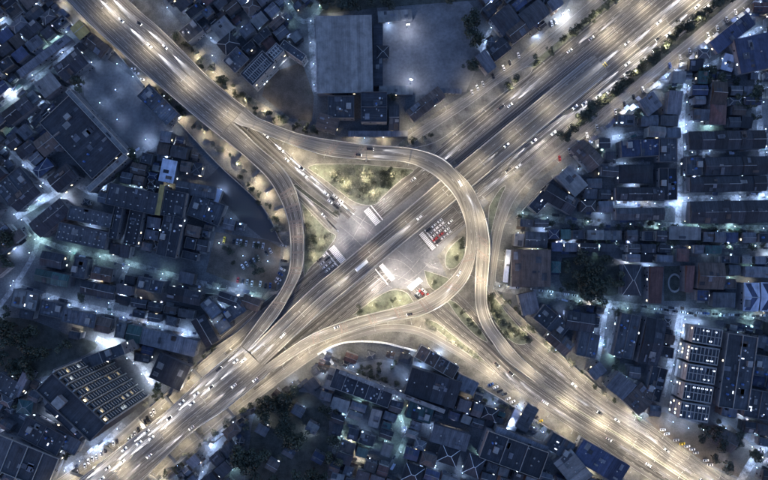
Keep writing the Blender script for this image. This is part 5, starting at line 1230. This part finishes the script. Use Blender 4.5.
wall_line('boundary_wall', [(215, 442), (250, 414), (270, 398)], 2, .4, 'concrete_dark', 'dark wall below the lower left viaduct', 'wall')
wall_line('boundary_wall', [(516, 218), (540, 190), (556, 176)], 2, .4, 'concrete', 'wall behind the lower frontage above the green-lit lane', 'wall')

# ------------------------------------------------------------------ trees and shrubs
def crown_mesh(seed, leaves, mat, flat=.8, leaf=.62):
    r_ = random.Random(seed); mb = MB(); lobes = [(r_.gauss(0, .42), r_.gauss(0, .42), r_.uniform(-.2, .45), r_.uniform(.38, .62)) for _ in range(9)]
    for _ in range(leaves):
        lx, ly, lz, lr = r_.choice(lobes); d = Vector((r_.gauss(0, 1), r_.gauss(0, 1), r_.gauss(.25, 1))).normalized() * lr * r_.uniform(.55, 1.0)
        c = Vector((lx, ly, lz * flat)) + Vector((d.x, d.y, d.z * flat))
        n_ = (d.normalized() + Vector((r_.gauss(0, .5), r_.gauss(0, .5), r_.gauss(0, .5)))).normalized()
        u = n_.cross(Vector((r_.gauss(0, 1), r_.gauss(0, 1), r_.gauss(0, 1)))).normalized(); v = n_.cross(u); s = leaf * r_.uniform(.12, .26)
        mb.add([c - u * s, c - v * s * .7, c + u * s, c + v * s * .7], [(0, 1, 2, 3)])
    return mb.mesh('crown', mat)
def trunk_mesh():
    mb = MB(); mb.cyl((0, 0), .075, .045, 0, .75, 6)
    for a in range(4): mb.bar((0, 0, .6), (.38 * math.cos(a * 1.6), .38 * math.sin(a * 1.6), 1.05), .022)
    return mb.mesh('trunk', 'trunk')
rt = random.Random(21); NT = [0]
def tree(x, y, rad, desc, grp, mat='leaf_dark', shrub=False):
    v = rt.randrange(5); p = P(x, y); nm = 'shrub' if shrub else 'bush' if 'bush' in desc else 'tree'
    o = link(nm, None, None, p, rt.uniform(0, 6.28)); s = rad * S
    reg(o, desc, nm, grp, x); NT[0] += 1
    if shrub:
        link('crown', cached(f'shr{mat}{v}', lambda: crown_mesh(100 + v, 190, mat, .7, .75)), o, (0, 0, s * .55 + .1), 0, (s, s, s * .8))
        link('stem', cached('trunk', trunk_mesh), o, (0, 0, 0), 0, (s * .8, s * .8, s * .5))
    else:
        hh = rt.uniform(.9, 1.25)
        link('crown', cached(f'cr{mat}{v}', lambda: crown_mesh(v, 520, mat)), o, (0, 0, s * 1.25 * hh), 0, (s * rt.uniform(.9, 1.1), s * rt.uniform(.9, 1.1), s * hh))
        link('trunk', cached('trunk', trunk_mesh), o, (0, 0, 0), 0, (s * 1.3, s * 1.3, s * 1.1 * hh))
for x, y in ((619, 87), (626, 82), (622, 85), (637, 70), (642, 66), (647, 63), (655, 56), (664, 46), (670, 40), (674, 34), (681, 30), (686, 27), (692, 22), (699, 17), (705, 13), (712, 8), (718, 3), (610, 96), (603, 101), (593, 106), (585, 115), (578, 122), (571, 129), (563, 137), (631, 76), (651, 60), (660, 51), (678, 32), (696, 20), (615, 92), (598, 104), (589, 111), (724, -1), (581, 119)):
    tree(x + rt.uniform(-.8, .8), y + rt.uniform(-.8, .8), rt.uniform(4.4, 6.0), 'dark round tree on the lower highway verge', 'highway verge trees')
for s in range(-32, 200, 9):
    if rt.random() < .8: x, y = T(-43.5 + rt.uniform(-1, 1), s); tree(x, y, rt.uniform(3.6, 5.2), 'dark tree on the upper highway strip', 'upper strip trees')
for x, y in ((489, 299), (492, 304), (495, 309), (498, 315), (501, 320), (509, 326), (513, 329), (517, 332), (521, 334), (525, 338), (490, 296), (505, 333)):
    tree(x, y, rt.uniform(3.6, 4.8), 'dark tree on the planted wedge beside the exit ramp', 'wedge trees', 'leaf_mid')
for x, y in ((462, 312), (472, 324), (479, 332), (455, 306), (468, 320), (462, 246), (461, 240), (457, 258), (393, 300), (376, 304), (360, 309), (418, 305), (434, 283), (337, 213)):
    tree(x, y, rt.uniform(2.2, 3.6), 'small tree on the grass islands in the interchange', 'island trees', 'leaf_mid')
for i in range(24):
    t = i / 23; x, y = lerp((426, 321), (480, 359), t); tree(x + rt.uniform(-2.5, 2.5), y + rt.uniform(-1.5, 1.5), rt.uniform(1.6, 2.8), 'low shrub beside the south slip road', 'slip road shrubs', 'leaf_pale', True)
poly = [(322, 168), (392, 169), (408, 171), (384, 193), (374, 202), (358, 201), (342, 190)]
k = 0
while k < 105:
    x, y = rt.uniform(318, 410), rt.uniform(166, 204)
    if pip(x, y, poly): tree(x, y, rt.choice((1.6, 2.2, 3.0, 3.8)), 'rounded shrub on the large pale shrub island', 'island shrubs', rt.choice(('leaf_pale', 'leaf_pale', 'leaf_mid')), True); k += 1
for x, y in ((384, 174), (387, 180), (383, 184), (391, 172), (390, 186)): tree(x, y, 4.2, 'dark tree on the right end of the shrub island', 'shrub island trees', 'leaf_dark')
poly = [(308, 222), (330, 232), (332, 240), (320, 252), (308, 262), (306, 240)]; k = 0
while k < 24:
    x, y = rt.uniform(306, 334), rt.uniform(218, 266)
    if pip(x, y, poly): tree(x, y, rt.choice((1.8, 2.6, 3.4)), 'rounded shrub on the western grass island', 'island shrubs', rt.choice(('leaf_pale', 'leaf_mid')), True); k += 1
for pts, n, r0, r1, ds in (([(178, 36), (196, 54), (214, 71), (236, 92), (256, 108), (290, 124), (320, 133)], 36, 2.0, 4.2, 'tall bush on the lit verge north of the loop ramp'), ([(155, 88), (178, 108), (206, 134), (232, 158), (252, 186), (270, 212), (281, 236)], 30, 1.8, 3.6, 'tall bush on the dusty verge west of the curved ramp'), ([(150, 402), (186, 374), (220, 346)], 14, 1.8, 3.2, 'tall bush on the strip beside the lower left viaduct'), ([(170, 470), (206, 442), (250, 405)], 14, 2.2, 4, 'tall bush on the lower side of the lower left viaduct'),
                          ([(418, 356), (480, 392), (540, 426), (620, 478)], 24, 1.8, 3.2, 'tall bush along the wall of the lower right road'), ([(500, 298), (540, 336), (590, 380), (650, 428)], 18, 1.8, 3.0, 'tall bush along the upper wall of the lower right road'), ([(400, 146), (414, 140), (430, 133)], 8, 2.2, 3.6, 'tall bush at the end of the upper frontage road')):
    c = cr(pts, 8)
    for i in range(n):
        p = c[int((i + rt.random()) / n * (len(c) - 1))]; tree(p[0] + rt.uniform(-3.5, 3.5), p[1] + rt.uniform(-3.5, 3.5), rt.uniform(r0, r1), ds, 'verge bushes', rt.choice(('leaf_mid', 'leaf_dark', 'leaf_pale')))
def grove(poly, n, r0, r1, ds, grp, mat='leaf_dark'):
    xs = [p[0] for p in poly]; ys = [p[1] for p in poly]; k = 0; tries = 0
    while k < n and tries < 4000:
        tries += 1; x, y = rt.uniform(min(xs), max(xs)), rt.uniform(min(ys), max(ys))
        if pip(x, y, poly) and all(math.dist((x, y), q) > r0 + 4.5 for q in GROVE_HOUSES): tree(x, y, rt.uniform(r0, r1), ds, grp, mat); k += 1
grove([(250, 412), (300, 384), (334, 404), (336, 440), (326, 484), (244, 484), (240, 440)], 32, 6, 9.5, 'large dark tree in the dark southern grove', 'southern grove')
grove([(-6, 322), (20, 322), (64, 336), (90, 346), (66, 360), (36, 374), (-6, 368)], 18, 6, 9, 'large dark tree in the dark western grove', 'western grove')
grove([(560, 256), (604, 254), (626, 266), (624, 296), (600, 298), (560, 286)], 18, 5.5, 8.5, 'large dark tree in the eastern grove', 'eastern grove')
grove([(320, -4), (476, -4), (474, 4), (430, 4), (400, 6), (322, 12)], 14, 4.5, 7, 'large tree behind the warehouse along the top edge', 'top edge trees', 'leaf_mid')
grove([(464, 8), (480, 10), (484, 56), (474, 84), (466, 60)], 10, 4.5, 7, 'large tree by the corner shop lane', 'yard edge trees')
grove([(694, 70), (716, 64), (716, 86), (700, 92)], 6, 5, 7, 'large dark tree below the dark blue hall', 'blue hall trees'); grove([(730, 82), (752, 80), (752, 108), (732, 110)], 8, 5, 7, 'large dark tree beside the far east alley', 'far alley trees')
grove([(0, 206), (20, 220), (14, 262), (0, 276)], 8, 5, 8, 'large dark tree on the far west edge', 'far west trees'); grove([(68, 72), (96, 66), (92, 84), (72, 90)], 7, 4, 6, 'dark tree at the end of the school lane', 'school lane trees', 'leaf_mid')
grove([(690, 420), (724, 424), (760, 448), (742, 470), (712, 458), (694, 440)], 14, 4, 6.5, 'dark tree on the lower right corner lot', 'corner lot trees', 'leaf_mid')
grove([(120, 145), (142, 160), (136, 178), (118, 172)], 6, 4.5, 6.5, 'dark tree beside the diagonal lane yard', 'yard trees'); grove([(348, 368), (400, 360), (398, 388), (362, 378)], 20, 2.2, 3.6, 'small tree standing in the blue-lit court', 'court trees', 'leaf_mid')
grove([(210, 240), (266, 246), (270, 280), (230, 276)], 10, 2.5, 4.5, 'small tree in the brown parking lot', 'lot trees', 'leaf_mid')
for x0, y0, x1, y1, n in ((516, 219, 770, 235, 22), (560, 240, 770, 248, 12), (560, 300, 640, 313, 7)):
    for i in range(n): t = (i + rt.random()) / n; tree(x0 + (x1 - x0) * t, y0 + (y1 - y0) * t + rt.uniform(-4, 4), rt.uniform(2.6, 4.6), 'leafy tree beside the green-lit east lanes', 'lane trees', rt.choice(('leaf_mid', 'leaf_pale', 'leaf_mid')))
k = 0; tries = 0
while k < 12 and tries < 6000:
    tries += 1; x, y = rt.uniform(0, 768), rt.uniform(0, 480)
    if all(not occ(x + i, y + j) for i in (-3, 0, 3) for j in (-3, 0, 3)): tree(x, y, rt.uniform(3, 5.5), f'dark garden tree {near(x, y)}', 'garden trees', rt.choice(('leaf_dark', 'leaf_mid'))); k += 1

# ------------------------------------------------------------------ labels
ORD = 'first second third fourth fifth sixth seventh eighth ninth tenth eleventh twelfth'.split()
def ordw(i): return ORD[i] if i < 12 else f"{i + 1}{'st' if (i + 1) % 10 == 1 and i + 1 != 11 else 'nd' if (i + 1) % 10 == 2 and i + 1 != 12 else 'rd' if (i + 1) % 10 == 3 and i + 1 != 13 else 'th'}"
by = {}
for o, d, k_, t_ in REG: by.setdefault(d, []).append((k_ if k_ is not None else 0, o, t_))
for d, l in by.items():
    l.sort(key=lambda e: e[0])
    for i, (k_, o, t_) in enumerate(l):
        o['label'] = d if len(l) == 1 else f'{d}, {ordw(i)} {t_ or "from the west"}'
for o in COL.objects:
    if 'label' in o and len(o['label'].split()) > 16: print('LONG', o['label'])
from collections import Counter; print(Counter(o.name.split('.')[0] for o, *_ in REG))
print('things', len(REG), 'trees', NT[0], 'lights', len(bpy.data.lights), 'houses', sum(1 for r in REG if r[0].get('category') == 'house'))
